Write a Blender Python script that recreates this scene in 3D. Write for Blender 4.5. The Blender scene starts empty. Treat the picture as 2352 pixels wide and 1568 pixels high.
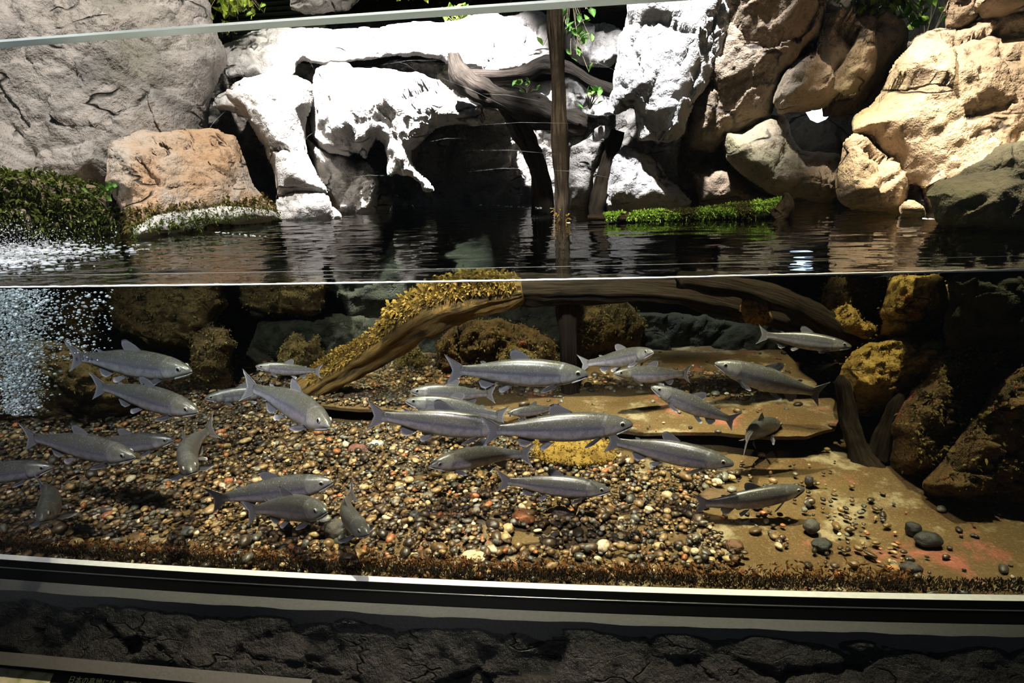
import bpy, math, random
import numpy as np
from mathutils import Matrix, Vector

random.seed(7); RNG = np.random.default_rng(11)
S = bpy.context.scene
COL = S.collection

# ------------------------------------------------------------------ camera, world, lights, exposure
F = 1400.0                                   # focal length in pixels of the 2352 x 1568 frame
YAW, PITCH, ROLL = math.radians(6.8), math.radians(17.0), math.atan(0.0405)
fw = np.array([-math.sin(YAW)*math.cos(PITCH), math.cos(YAW)*math.cos(PITCH), -math.sin(PITCH)])
_r0 = np.array([math.cos(YAW), math.sin(YAW), 0.0]); _u0 = np.cross(_r0, fw)
rt = _r0*math.cos(ROLL) - _u0*math.sin(ROLL); up = _u0*math.cos(ROLL) + _r0*math.sin(ROLL)
CAM = np.array([0.0, -1.2, 0.24212])          # eye of the visitor; water level is z = 0, inner face of the pane is y = 0
cd = bpy.data.cameras.new('camera'); cam = bpy.data.objects.new('camera', cd); COL.objects.link(cam)
cd.sensor_width = 36.0; cd.lens = F/2352*36.0; cd.clip_start = 0.02
cam.matrix_world = Matrix(((rt[0], up[0], -fw[0], CAM[0]), (rt[1], up[1], -fw[1], CAM[1]), (rt[2], up[2], -fw[2], CAM[2]), (0, 0, 0, 1)))
S.camera = cam
W = bpy.data.worlds.new('dim_hall'); S.world = W; W.use_nodes = True
W.node_tree.nodes['Background'].inputs[0].default_value = (0.75, 0.88, 1.0, 1)
W.node_tree.nodes['Background'].inputs[1].default_value = 0.05
S.view_settings.view_transform = 'Standard'; S.view_settings.look = 'None'
S.view_settings.exposure = 0.0; S.view_settings.gamma = 1.0; S.view_settings.use_curve_mapping = False
S.cycles.max_bounces = 4; S.cycles.diffuse_bounces = 2; S.cycles.glossy_bounces = 2; S.cycles.use_light_tree = False
S.cycles.transmission_bounces = 4; S.cycles.transparent_max_bounces = 24
S.cycles.use_denoising = True; S.cycles.use_adaptive_sampling = True; S.cycles.adaptive_threshold = 0.15; S.cycles.sample_clamp_indirect = 4.0
S.cycles.caustics_reflective = False; S.cycles.caustics_refractive = False

def spot(name, loc, aim, power, angle, col=(1, 1, 1), rad=0.06, blend=0.5):
    l = bpy.data.lights.new(name, 'SPOT'); l.energy = power; l.spot_size = math.radians(angle); l.spot_blend = blend
    l.color = col; l.shadow_soft_size = rad
    o = bpy.data.objects.new(name, l); COL.objects.link(o); o.location = loc
    o.rotation_euler = (Vector(aim)-Vector(loc)).to_track_quat('-Z', 'Y').to_euler()
    return o
spot('rock_spotlight', (-0.75, 0.78, 2.7), (-0.88, 1.92, 0.80), 7500, 38, (1.0, 0.97, 0.98), 0.05, 0.7)
spot('cliff_spotlight', (0.0, 0.45, 2.6), (0.32, 1.70, 0.60), 1700, 30, (0.93, 0.95, 1.0), 0.05, 0.7)
spot('slope_spotlight', (0.15, 0.40, 2.3), (1.26, 1.05, 0.52), 900, 29, (1.0, 0.86, 0.70), 0.04, 0.7)
spot('left_rock_spotlight', (-0.9, 0.2, 2.6), (-1.9, 1.3, 0.4), 560, 58, (1.0, 0.95, 0.88), 0.05, 0.8)
spot('tank_spotlight', (-0.20, 0.42, 2.6), (-0.22, 0.34, -0.7), 1700, 46, (1.0, 0.84, 0.58), 0.05, 0.8)
spot('tank_front_fill', (-0.30, -1.0, 1.45), (-0.34, 0.52, -0.42), 430, 42, (1.0, 0.94, 0.93), 0.06, 0.75)  # added fill lamp on the hall side, lights the fish from the front
spot('tank_left_fill', (-1.05, -1.0, 1.45), (-1.30, 0.60, -0.45), 360, 44, (0.97, 0.96, 0.98), 0.06, 0.8)  # added fill lamp, extends the front light to the left
spot('right_tank_spotlight', (0.85, 0.45, 2.4), (1.02, 0.74, -0.5), 620, 34, (1.0, 0.84, 0.55), 0.04, 0.6)
spot('garden_fill', (1.1, 1.5, 2.5), (1.65, 2.7, 1.0), 420, 60, (0.95, 0.98, 1.0), 0.1, 0.8)  # added lamp standing in for daylight on the far wall and shrub
spot('bush_fill', (-1.4, 1.9, 2.6), (-1.6, 2.5, 1.2), 260, 50, (1.0, 0.98, 0.9), 0.08, 0.8)  # added lamp to brighten the bush
spot('hall_downlight', (-0.25, -0.9, 1.15), (-0.25, -0.25, -0.9), 9, 50, (0.95, 0.96, 1.0), 0.08, 1.0)

# ------------------------------------------------------------------ small maths
def ray(u, v):
    u = np.asarray(u, float)[..., None]; v = np.asarray(v, float)[..., None]
    return fw + rt*((u-1176)/F) - up*((v-784)/F)
def at_y(u, v, y):
    d = ray(u, v); return CAM + d*((np.asarray(y, float)[..., None]-CAM[1])/d[..., 1:2])
def at_z(u, v, z):
    d = ray(u, v); return CAM + d*((z-CAM[2])/d[..., 2:3])
def at_d(u, v, d): return CAM + ray(u, v)*d
def pxsize(p): return float((np.asarray(p)-CAM) @ fw)/F        # metres that one picture pixel spans at p
ZF = -0.732                                                    # tank floor
def bow(x): return 0.018*(np.asarray(x)+0.2)**2                # the pane bows a little towards the hall

def _hash(ix, iy, iz, k):
    h = (ix.astype(np.int64)*374761393 + iy.astype(np.int64)*668265263 + iz.astype(np.int64)*2147483647 + k*1274126177) & 0xffffffff
    h = ((h ^ (h >> 13))*1274126177) & 0xffffffff
    h = ((h ^ (h >> 16))*2246822519) & 0xffffffff
    return ((h ^ (h >> 15)) & 0xffffff)/float(0xffffff)
def vnoise(p, k=0):
    i = np.floor(p); f = p-i; f = f*f*f*(f*(f*6-15)+10); i = i.astype(np.int64); r = 0
    for dx in (0, 1):
        for dy in (0, 1):
            for dz in (0, 1):
                w = (f[:, 0] if dx else 1-f[:, 0])*(f[:, 1] if dy else 1-f[:, 1])*(f[:, 2] if dz else 1-f[:, 2])
                r = r + w*_hash(i[:, 0]+dx, i[:, 1]+dy, i[:, 2]+dz, k)
    return r*2-1
def fbm(p, k=0, o=5):
    a, s, r = 1.0, 1.0, 0
    for j in range(o):
        r = r + a*vnoise(p*s+j*17.3, k+j); a *= 0.5; s *= 2.03
    return r
def facets(p, k=0):
    """tilted flat facets of broken rock: value, and distance to the facet joint"""
    i = np.floor(p).astype(np.int64); best = np.full(len(p), 9.0); sec = best.copy(); val = np.zeros(len(p))
    for dx in (-1, 0, 1):
        for dy in (-1, 0, 1):
            for dz in (-1, 0, 1):
                c = i+np.array([dx, dy, dz]); h = [_hash(c[:, 0], c[:, 1], c[:, 2], k+j) for j in range(7)]
                q = p-(c+np.stack(h[:3], 1)); d = np.sqrt((q*q).sum(1))
                t = (q*(np.stack(h[3:6], 1)*2-1)).sum(1)+(h[6]-0.5)*0.7
                m = d < best; sec = np.where(m, best, np.minimum(sec, d)); val = np.where(m, t, val); best = np.where(m, d, best)
    return val, sec-best

# ------------------------------------------------------------------ objects
def tag(o, label=None, cat=None, group=None, kind=None):
    if label: o['label'] = label
    if cat: o['category'] = cat
    if group: o['group'] = group
    if kind: o['kind'] = kind
    return o
def mesh(name, v, f, smooth=True):
    m = bpy.data.meshes.new(name); v = np.asarray(v, float)
    m.from_pydata(v.tolist(), [], [list(map(int, q)) for q in f] if not isinstance(f, np.ndarray) else f.tolist())
    if smooth: m.polygons.foreach_set('use_smooth', [True]*len(m.polygons))
    m.update(); return m
def obj(name, m, mat=None, parent=None):
    o = bpy.data.objects.new(name, m); COL.objects.link(o)
    if mat and m is not None and not m.materials: m.materials.append(mat)
    if parent: o.parent = parent
    return o
def empty(name, loc):
    o = bpy.data.objects.new(name, None); COL.objects.link(o); o.location = loc; o.empty_display_size = 0.05; return o
def recentre(o):
    """origin of a top-level mesh moved to its middle"""
    m = o.data; n = len(m.vertices); c = np.empty(n*3); m.vertices.foreach_get('co', c); c = c.reshape(-1, 3)
    mid = (c.max(0)+c.min(0))/2; m.vertices.foreach_set('co', (c-mid).ravel()); m.update(); o.location = mid; return o
def attr(m, name, arr):
    a = m.color_attributes.new(name, 'FLOAT_COLOR', 'POINT'); a.data.foreach_set('color', np.asarray(arr, np.float32).ravel())
def box(c, s):
    c = np.array(c, float); s = np.array(s, float)/2
    v = np.array([[x, y, z] for x in (-1, 1) for y in (-1, 1) for z in (-1, 1)])*s+c
    return v, [(0, 1, 3, 2), (4, 6, 7, 5), (0, 4, 5, 1), (2, 3, 7, 6), (0, 2, 6, 4), (1, 5, 7, 3)]
def merge(parts):
    V, Fc, n = [], [], 0
    for v, f in parts:
        v = np.asarray(v); V.append(v); Fc += [tuple(i+n for i in q) for q in f]; n += len(v)
    return np.concatenate(V), Fc
def sweep(profile, xs, offs=None):
    """closed (y, z) profile swept along x following the bow of the pane"""
    n = len(profile); V = []
    for x in xs:
        b = float(bow(x))
        for (y, z) in profile: V.append((x, y+b, z))
    Fc = [(i*n+j, (i+1)*n+j, (i+1)*n+(j+1) % n, i*n+(j+1) % n) for i in range(len(xs)-1) for j in range(n)]
    Fc += [tuple(range(n))[::-1], tuple((len(xs)-1)*n+j for j in range(n))]
    return V, Fc
def tube(pts, rad, seg=14, rough=0.0, freq=8.0, k=0, cap=True, flute=0.0):
    pts = np.asarray(pts, float); rad = np.asarray(rad, float)
    # resample with catmull-rom
    P, Rr = [], []
    n = len(pts); sub = 10
    for i in range(n-1):
        p0, p1, p2, p3 = pts[max(i-1, 0)], pts[i], pts[i+1], pts[min(i+2, n-1)]
        for t in np.linspace(0, 1, sub, endpoint=False):
            P.append(0.5*((2*p1)+(-p0+p2)*t+(2*p0-5*p1+4*p2-p3)*t*t+(-p0+3*p1-3*p2+p3)*t**3)); Rr.append(rad[i]*(1-t)+rad[i+1]*t)
    P.append(pts[-1]); Rr.append(rad[-1]); P = np.array(P); Rr = np.array(Rr)
    T = np.gradient(P, axis=0); T /= np.linalg.norm(T, axis=1)[:, None]
    ref = np.array([0.0, 1.0, 0.1]); V = []; A = []
    for i in range(len(P)):
        a = np.cross(T[i], ref); a /= np.linalg.norm(a); b = np.cross(T[i], a)
        for j in range(seg):
            an = 2*math.pi*j/seg; V.append(P[i]+(a*math.cos(an)+b*math.sin(an))*Rr[i]); A.append(a*math.cos(an)+b*math.sin(an))
    V = np.array(V); A = np.array(A)
    if rough:
        r = np.repeat(Rr, seg); V = V+A*(fbm(V*freq, k, 4)*rough*r)[:, None]
        if flute:
            j = np.tile(np.arange(seg), len(P)); l = np.repeat(np.arange(len(P)), seg)
            V = V+A*(vnoise(np.stack([j*0.9, l*0.09, l*0], 1), k+5)*flute*r)[:, None]
    Fc = [(i*seg+j, i*seg+(j+1) % seg, (i+1)*seg+(j+1) % seg, (i+1)*seg+j) for i in range(len(P)-1) for j in range(seg)]
    if cap:
        Fc.append(tuple(range(seg))[::-1]); Fc.append(tuple((len(P)-1)*seg+j for j in range(seg)))
    return V, Fc

# ------------------------------------------------------------------ materials
class NT:
    def __init__(s, name):
        s.m = bpy.data.materials.new(name); s.m.use_nodes = True; s.t = s.m.node_tree; s.t.nodes.clear()
    def n(s, typ, ins=None, **kw):
        x = s.t.nodes.new('ShaderNode'+typ)
        for k, v in kw.items(): setattr(x, k, v)
        for k, v in (ins or {}).items():
            i = x.inputs[k]
            if isinstance(v, tuple) and len(v) == 2 and hasattr(v[0], 'outputs'): s.t.links.new(v[0].outputs[v[1]], i)
            elif hasattr(v, 'outputs'): s.t.links.new(v.outputs[0], i)
            else: i.default_value = v
        return x
    def ramp(s, fac, stops, interp='LINEAR'):
        r = s.n('ValToRGB', {0: fac}); cr = r.color_ramp; cr.interpolation = interp
        while len(cr.elements) < len(stops): cr.elements.new(0.5)
        for e, (p, c) in zip(cr.elements, stops):
            e.position = p; e.color = (*c, 1) if len(c) == 3 else c
        return r
    def mix(s, fac, a, b, mode='MIX'):
        x = s.n('Mix', data_type='RGBA', blend_type=mode)
        for i, v in ((0, fac), (6, a), (7, b)):
            if isinstance(v, tuple) and len(v) == 2 and hasattr(v[0], 'outputs'): s.t.links.new(v[0].outputs[v[1]], x.inputs[i])
            elif hasattr(v, 'outputs'): s.t.links.new(v.outputs[0], x.inputs[i])
            else: x.inputs[i].default_value = (*v, 1) if isinstance(v, tuple) and len(v) == 3 else v
        return (x, 2)
    def out(s, sh): s.n('OutputMaterial', {0: sh}); return s.m
    def pbr(s, col, rough=0.6, bump=None, **kw):
        b = s.n('BsdfPrincipled', {'Base Color': (*col, 1) if isinstance(col, tuple) and len(col) == 3 and not hasattr(col[0], 'outputs') else col, 'Roughness': rough})
        if bump is not None: s.t.links.new(bump.outputs[0], b.inputs['Normal'])
        for k, v in kw.items():
            i = b.inputs[k.replace('_', ' ')]
            if hasattr(v, 'outputs'): s.t.links.new(v.outputs[0], i)
            else: i.default_value = v
        return b
def plain(name, col, rough=0.6, metal=0.0, bumpscale=None, bump=0.2, spec=0.5):
    g = NT(name); b = None; p = g.n('NewGeometry')
    nz = g.n('TexNoise', {'Vector': (p, 0), 'Scale': bumpscale or 60.0, 'Detail': 4.0})
    if bumpscale: b = g.n('Bump', {'Height': (nz, 0), 'Strength': bump, 'Distance': 0.01})
    c = g.mix((nz, 0), tuple(x*0.8 for x in col), tuple(min(1, x*1.2) for x in col))
    return g.out(g.pbr(c, rough, b, Metallic=metal, Specular_IOR_Level=spec))

def rock_mat(name, a, b, c, dark=(0.03, 0.028, 0.026), sc=1.0, bump=0.9, rough=0.8, speck=0.6, green=None, red=None, spec=0.3):
    g = NT(name); p = g.n('NewGeometry')
    n1 = g.n('TexNoise', {'Vector': (p, 0), 'Scale': 1.7*sc, 'Detail': 3.0, 'Roughness': 0.6, 'Distortion': 0.6})
    n2 = g.n('TexNoise', {'Vector': (p, 0), 'Scale': 5.5*sc, 'Detail': 4.0, 'Roughness': 0.65})
    n3 = g.n('TexNoise', {'Vector': (p, 0), 'Scale': 34*sc, 'Detail': 4.0, 'Roughness': 0.7})
    mp = g.n('Mapping', {0: (p, 0), 2: (0.3, 0.6, 0.2), 3: (1.0, 1.0, 2.6)})
    n6 = g.n('TexNoise', {'Vector': mp, 'Scale': 2.1*sc, 'Detail': 3.0, 'Roughness': 0.45, 'Distortion': 0.1})
    n7 = g.n('TexNoise', {'Vector': (p, 0), 'Scale': 4.3*sc, 'Detail': 1.0})
    col = g.mix(g.ramp((n1, 0), [(0.38, (0, 0, 0)), (0.62, (1, 1, 1))]), a, b)
    col = g.mix(g.ramp((n2, 0), [(0.47, (0, 0, 0)), (0.66, (1, 1, 1))]), col, c)
    if green: col = g.mix(g.ramp((g.n('TexNoise', {'Vector': (p, 0), 'Scale': 2.3, 'Detail': 5.0}), 0), [(0.52, (0, 0, 0)), (0.68, (0.8, 0.8, 0.8))]), col, green)
    if red: col = g.mix(g.ramp((g.n('TexNoise', {'Vector': (p, 0), 'Scale': 7.0, 'Detail': 7.0, 'Roughness': 0.7}), 0), [(0.60, (0, 0, 0)), (0.68, (1, 1, 1))]), col, red)
    col = g.mix(g.ramp((n3, 0), [(0.30, (speck,)*3), (0.46, (0, 0, 0))]), col, dark)
    cr = g.ramp((n6, 0), [(0.482, (0, 0, 0)), (0.495, (1, 1, 1)), (0.50, (1, 1, 1)), (0.511, (0, 0, 0))])     # thin dark fissures
    crm = g.n('Math', {0: (cr, 0), 1: g.ramp((n7, 0), [(0.50, (0, 0, 0)), (0.60, (0.9,)*3)])}, operation='MULTIPLY')
    col = g.mix((crm, 0), col, dark)
    n5 = g.n('TexNoise', {'Vector': (p, 0), 'Scale': 13*sc, 'Detail': 5.0, 'Roughness': 0.72})
    h2 = g.n('Math', {0: (crm, 0), 1: -0.6, 2: (n5, 0)}, operation='MULTIPLY_ADD')
    bp = g.n('Bump', {'Height': (h2, 0), 'Strength': bump, 'Distance': 0.03})
    return g.out(g.pbr(col, rough, bp, Specular_IOR_Level=spec))

M = {}
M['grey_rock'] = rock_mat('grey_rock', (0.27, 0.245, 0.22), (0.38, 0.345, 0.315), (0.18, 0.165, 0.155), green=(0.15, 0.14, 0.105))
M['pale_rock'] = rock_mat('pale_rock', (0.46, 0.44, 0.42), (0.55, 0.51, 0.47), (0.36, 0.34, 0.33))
M['orange_rock'] = rock_mat('orange_rock', (0.46, 0.30, 0.18), (0.44, 0.38, 0.32), (0.40, 0.25, 0.14), sc=1.2)
M['tan_rock'] = rock_mat('tan_rock', (0.40, 0.30, 0.20), (0.46, 0.37, 0.27), (0.32, 0.25, 0.18), green=(0.20, 0.19, 0.08))
M['shade_rock'] = rock_mat('shade_rock', (0.085, 0.08, 0.06), (0.12, 0.115, 0.08), (0.06, 0.06, 0.045), green=(0.07, 0.08, 0.03))  # dark albedo carries the shade of the right corner
M['brown_rock'] = rock_mat('brown_rock', (0.25, 0.18, 0.12), (0.32, 0.25, 0.18), (0.16, 0.12, 0.08))
M['mossy_rock'] = rock_mat('mossy_rock', (0.115, 0.075, 0.024), (0.155, 0.10, 0.032), (0.05, 0.036, 0.014), dark=(0.012, 0.012, 0.008), sc=2.2, bump=1.0, speck=0.85, red=None, spec=0.08, rough=0.9)
M['red_mossy_rock'] = rock_mat('red_mossy_rock', (0.105, 0.065, 0.026), (0.15, 0.088, 0.032), (0.045, 0.033, 0.015), dark=(0.012, 0.012, 0.008), sc=2.2, bump=1.0, speck=0.85, red=(0.26, 0.045, 0.03), spec=0.08, rough=0.9)
M['gold_rock'] = rock_mat('gold_rock', (0.34, 0.22, 0.05), (0.42, 0.28, 0.07), (0.20, 0.12, 0.03), dark=(0.04, 0.03, 0.01), sc=2.4, bump=1.0, speck=0.7, red=(0.28, 0.08, 0.03), spec=0.08, rough=0.9)
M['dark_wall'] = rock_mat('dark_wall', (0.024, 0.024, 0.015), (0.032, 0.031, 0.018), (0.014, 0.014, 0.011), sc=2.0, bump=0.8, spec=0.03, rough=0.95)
M['base_rock'] = rock_mat('base_rock', (0.045, 0.045, 0.045), (0.068, 0.068, 0.068), (0.03, 0.03, 0.03), dark=(0.008, 0.008, 0.008), sc=3.0, bump=0.9, rough=0.42)

def floor_mat():
    g = NT('tank_floor'); p = g.n('NewGeometry')
    n1 = g.n('TexNoise', {'Vector': (p, 0), 'Scale': 3.0, 'Detail': 6.0, 'Roughness': 0.65})
    n2 = g.n('TexNoise', {'Vector': (p, 0), 'Scale': 6.5, 'Detail': 6.0, 'Roughness': 0.7})
    n3 = g.n('TexNoise', {'Vector': (p, 0), 'Scale': 150.0, 'Detail': 5.0, 'Roughness': 0.8})
    col = g.mix(g.ramp((n1, 0), [(0.35, (0, 0, 0)), (0.65, (1, 1, 1))]), (0.082, 0.045, 0.016), (0.115, 0.078, 0.030))
    col = g.mix(g.ramp((n2, 0), [(0.54, (0, 0, 0)), (0.64, (1, 1, 1))]), col, (0.25, 0.205, 0.12))
    n5 = g.n('TexNoise', {'Vector': (p, 0), 'Scale': 4.2, 'Detail': 7.0, 'Roughness': 0.75, 'Distortion': 0.7})
    col = g.mix(g.ramp((n5, 0), [(0.57, (0, 0, 0)), (0.66, (0.8, 0.8, 0.8))]), col, (0.28, 0.085, 0.06))
    col = g.mix(g.ramp((n3, 0), [(0.54, (0, 0, 0)), (0.70, (0.45, 0.45, 0.45))]), col, (0.40, 0.33, 0.20))
    col = g.mix(g.ramp((n3, 0), [(0.32, (0.6, 0.6, 0.6)), (0.46, (0, 0, 0))]), col, (0.06, 0.038, 0.018))
    return g.out(g.pbr(col, 0.75, g.n('Bump', {'Height': (n3, 0), 'Strength': 0.5, 'Distance': 0.01}), Specular_IOR_Level=0.12))
M['floor'] = floor_mat()
def wood_mat(name, a, b, dark, wet=None):
    g = NT(name); p = g.n('NewGeometry'); tc = g.n('TexCoord')
    at = g.n('Attribute', attribute_name='grain')
    n1 = g.n('TexNoise', {'Vector': (at, 1), 'Scale': 1.0, 'Detail': 6.0, 'Roughness': 0.65})
    n2 = g.n('TexNoise', {'Vector': (p, 0), 'Scale': 14.0, 'Detail': 5.0})
    col = g.mix(g.ramp((n1, 0), [(0.40, (0, 0, 0)), (0.58, (1, 1, 1))]), dark, a)
    col = g.mix(g.ramp((n2, 0), [(0.45, (0, 0, 0)), (0.65, (1, 1, 1))]), col, b)
    if wet: col = g.mix(g.ramp(g.n('Math', {0: (g.n('SeparateXYZ', {0: (p, 0)}), 2), 1: 0.5}, operation='ADD'), [(0.49, (0.85,)*3), (0.53, (0, 0, 0))]), col, wet)
    return g.out(g.pbr(col, 0.8, g.n('Bump', {'Height': (n1, 0), 'Strength': 0.9, 'Distance': 0.012}), Specular_IOR_Level=0.06))
M['log_wood'] = wood_mat('log_wood', (0.22, 0.13, 0.04), (0.13, 0.085, 0.03), (0.03, 0.02, 0.01))
M['post_wood'] = wood_mat('post_wood', (0.13, 0.108, 0.088), (0.045, 0.036, 0.03), (0.014, 0.011, 0.009), wet=(0.022, 0.014, 0.009))
M['branch_wood'] = wood_mat('branch_wood', (0.045, 0.037, 0.03), (0.022, 0.018, 0.014), (0.01, 0.008, 0.006))  # darkened tone carries the shade on the driftwood branches
M['dark_shaded_wood'] = wood_mat('dark_shaded_wood', (0.032, 0.022, 0.013), (0.02, 0.015, 0.01), (0.008, 0.006, 0.004))  # dark wood; tone also carries wet and shade on trunk and roots
def blade_mat(name, a, b, c):
    g = NT(name); at = g.n('Attribute', attribute_name='tint')
    col = g.ramp((at, 2), [(0.0, a), (0.5, b), (1.0, c)])
    d = g.n('BsdfDiffuse', {0: (col, 0)}); t = g.n('BsdfTranslucent', {0: (col, 0)})
    return g.out(g.n('MixShader', {0: 0.35, 1: d, 2: t}))
M['algae'] = blade_mat('algae', (0.10, 0.065, 0.015), (0.26, 0.17, 0.04), (0.46, 0.32, 0.09))
M['moss'] = blade_mat('moss', (0.03, 0.032, 0.01), (0.075, 0.095, 0.018), (0.17, 0.22, 0.04))
M['bright_moss'] = blade_mat('bright_moss', (0.08, 0.14, 0.02), (0.24, 0.42, 0.06), (0.50, 0.70, 0.20))
M['brown_moss'] = blade_mat('brown_moss', (0.06, 0.045, 0.015), (0.14, 0.11, 0.03), (0.24, 0.20, 0.06))
M['dark_algae'] = blade_mat('dark_algae', (0.012, 0.010, 0.008), (0.035, 0.028, 0.018), (0.09, 0.06, 0.03))
M['rust_algae'] = blade_mat('rust_algae', (0.04, 0.02, 0.008), (0.12, 0.05, 0.015), (0.22, 0.10, 0.03))
def leaf_mat(name, a, b):
    g = NT(name); oi = g.n('ObjectInfo'); col = g.mix((oi, 5), a, b)
    d = g.pbr(col, 0.4); t = g.n('BsdfTranslucent', {0: col})
    return g.out(g.n('MixShader', {0: 0.45, 1: d, 2: t}))
M['yellow_leaf'] = leaf_mat('yellow_leaf', (0.25, 0.42, 0.03), (0.65, 0.72, 0.10))
M['green_leaf'] = leaf_mat('green_leaf', (0.16, 0.34, 0.04), (0.45, 0.62, 0.12))
M['sprig_leaf'] = leaf_mat('sprig_leaf', (0.14, 0.34, 0.06), (0.34, 0.55, 0.14))
def pebble_cols():
    return [(0.0, (0.022, 0.016, 0.010)), (0.20, (0.055, 0.034, 0.016)), (0.40, (0.095, 0.054, 0.020)), (0.52, (0.055, 0.056, 0.045)),
            (0.60, (0.16, 0.092, 0.034)), (0.72, (0.25, 0.155, 0.060)), (0.81, (0.15, 0.145, 0.11)), (0.87, (0.38, 0.27, 0.125)),
            (0.94, (0.30, 0.10, 0.035)), (0.97, (0.55, 0.46, 0.30))]
def pebble_mat(name, by_object):
    g = NT(name); p = g.n('NewGeometry')
    src = (g.n('ObjectInfo'), 5) if by_object else (g.n('Attribute', attribute_name='tint'), 2)
    col = g.ramp(src, pebble_cols(), 'CONSTANT')
    n = g.n('TexNoise', {'Vector': (p, 0), 'Scale': 95.0, 'Detail': 5.0, 'Roughness': 0.7})
    c = g.mix(g.ramp((n, 0), [(0.36, (0.75, 0.75, 0.75)), (0.56, (0, 0, 0))]), (col, 0), (0.035, 0.024, 0.012))
    c = g.mix(g.ramp((n, 0), [(0.60, (0, 0, 0)), (0.72, (0.6, 0.6, 0.6))]), c, (0.42, 0.29, 0.12))
    return g.out(g.pbr(c, 0.32, g.n('Bump', {'Height': (n, 0), 'Strength': 0.4, 'Distance': 0.004}), Specular_IOR_Level=0.45))
M['gravel'] = pebble_mat('gravel', False); M['pebble'] = pebble_mat('pebble', True)
def clear_mat(name, ior, tint, bump=None, rough=0.0, strength=1.0):
    g = NT(name); nb = None
    if bump:
        p = g.n('NewGeometry'); mp = g.n('Mapping', {0: (p, 0), 3: (bump[0], bump[1], 1.0)})
        nz = g.n('TexNoise', {'Vector': mp, 'Scale': 1.0, 'Detail': 3.0, 'Roughness': 0.5})
        nz2 = g.n('TexNoise', {'Vector': (p, 0), 'Scale': 42.0, 'Detail': 2.0})
        hs = g.n('Math', {0: (nz2, 0), 1: 0.12, 2: (nz, 0)}, operation='MULTIPLY_ADD')
        nb = g.n('Bump', {'Height': (hs, 0), 'Strength': bump[2], 'Distance': 0.02})
    fr = None; gl = g.n('BsdfGlossy', {'Color': (1, 1, 1, 1), 'Roughness': rough}); tr = g.n('BsdfTransparent', {0: (*tint, 1)})
    if nb:
        g.t.links.new(nb.outputs[0], gl.inputs['Normal'])
    ge = g.n('NewGeometry'); dt = g.n('VectorMath', {0: (nb, 0) if nb else (ge, 1), 1: (ge, 4)}, operation='DOT_PRODUCT')   # Schlick reflectance, same from both sides
    om = g.n('Math', {0: 1.0, 1: g.n('Math', {0: (dt, 1)}, operation='ABSOLUTE')}, operation='SUBTRACT', use_clamp=True)
    p5 = g.n('Math', {0: om, 1: 5.0}, operation='POWER'); f0 = ((ior-1)/(ior+1))**2
    fac = g.n('Math', {0: p5, 1: (1-f0)*strength, 2: f0*strength}, operation='MULTIPLY_ADD', use_clamp=True)
    return g.out(g.n('MixShader', {0: (fac, 0), 1: tr, 2: gl}))
M['acrylic'] = clear_mat('acrylic', 1.25, (0.985, 0.99, 0.99))
M['water'] = clear_mat('water', 1.33, (0.80, 0.90, 0.90), None, 0.01, 1.25)
def rim_mat():
    g = NT('polished_rim'); d = g.pbr((0.62, 0.68, 0.66), 0.2); t = g.n('BsdfTranslucent', {0: (0.75, 0.82, 0.80, 1)})
    return g.out(g.n('MixShader', {0: 0.7, 1: d, 2: t}))
M['rim'] = rim_mat()
M['white_strip'] = plain('white_strip', (0.80, 0.80, 0.78), 0.5)
M['rubber'] = plain('black_rubber', (0.004, 0.004, 0.004), 0.5, spec=0.2)
M['steel'] = plain('steel', (0.42, 0.42, 0.42), 0.28, 0.9)
M['ledge'] = plain('ledge_concrete', (0.11, 0.11, 0.108), 0.8, bumpscale=120, bump=0.3)
M['sign_steel'] = plain('sign_steel', (0.20, 0.20, 0.20), 0.35, 0.7, 200, 0.05)
M['sign_board'] = plain('sign_board', (0.012, 0.011, 0.010), 0.6)
M['sign_text'] = plain('sign_text', (0.75, 0.75, 0.35), 0.6)
M['foam'] = plain('foam', (0.85, 0.88, 0.90), 0.3)
M['eye'] = plain('fish_iris', (0.30, 0.29, 0.27), 0.25, 0.3)
M['pupil'] = plain('fish_pupil', (0.003, 0.003, 0.004), 0.25)
M['green_metal'] = plain('green_corrugated', (0.10, 0.12, 0.05), 0.5)
M['pale_wall'] = plain('pale_wall', (0.72, 0.78, 0.82), 0.8)
M['plant_stem'] = plain('plant_stem', (0.14, 0.11, 0.06), 0.7)
def bubble_mat():
    g = NT('bubble'); gl = g.n('BsdfGlossy', {'Color': (0.95, 0.97, 1.0, 1), 'Roughness': 0.12}); d = g.n('BsdfDiffuse', {0: (0.42, 0.48, 0.52, 1)})
    return g.out(g.n('MixShader', {0: 0.45, 1: d, 2: gl}))
M['bubble'] = bubble_mat()
def spray_mat():
    g = NT('spray'); d = g.n('BsdfDiffuse', {0: (0.85, 0.88, 0.92, 1)}); tr = g.n('BsdfTransparent', {0: (1, 1, 1, 1)})
    return g.out(g.n('MixShader', {0: 0.28, 1: tr, 2: d}))
M['spray'] = spray_mat()
def picture_mat():
    g = NT('sign_picture'); p = g.n('NewGeometry'); n = g.n('TexNoise', {'Vector': (p, 0), 'Scale': 45.0, 'Detail': 5.0})
    return g.out(g.pbr(g.ramp((n, 0), [(0.35, (0.18, 0.22, 0.06)), (0.5, (0.42, 0.40, 0.25)), (0.65, (0.55, 0.48, 0.36))]), 0.5))
M['picture'] = picture_mat()
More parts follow.
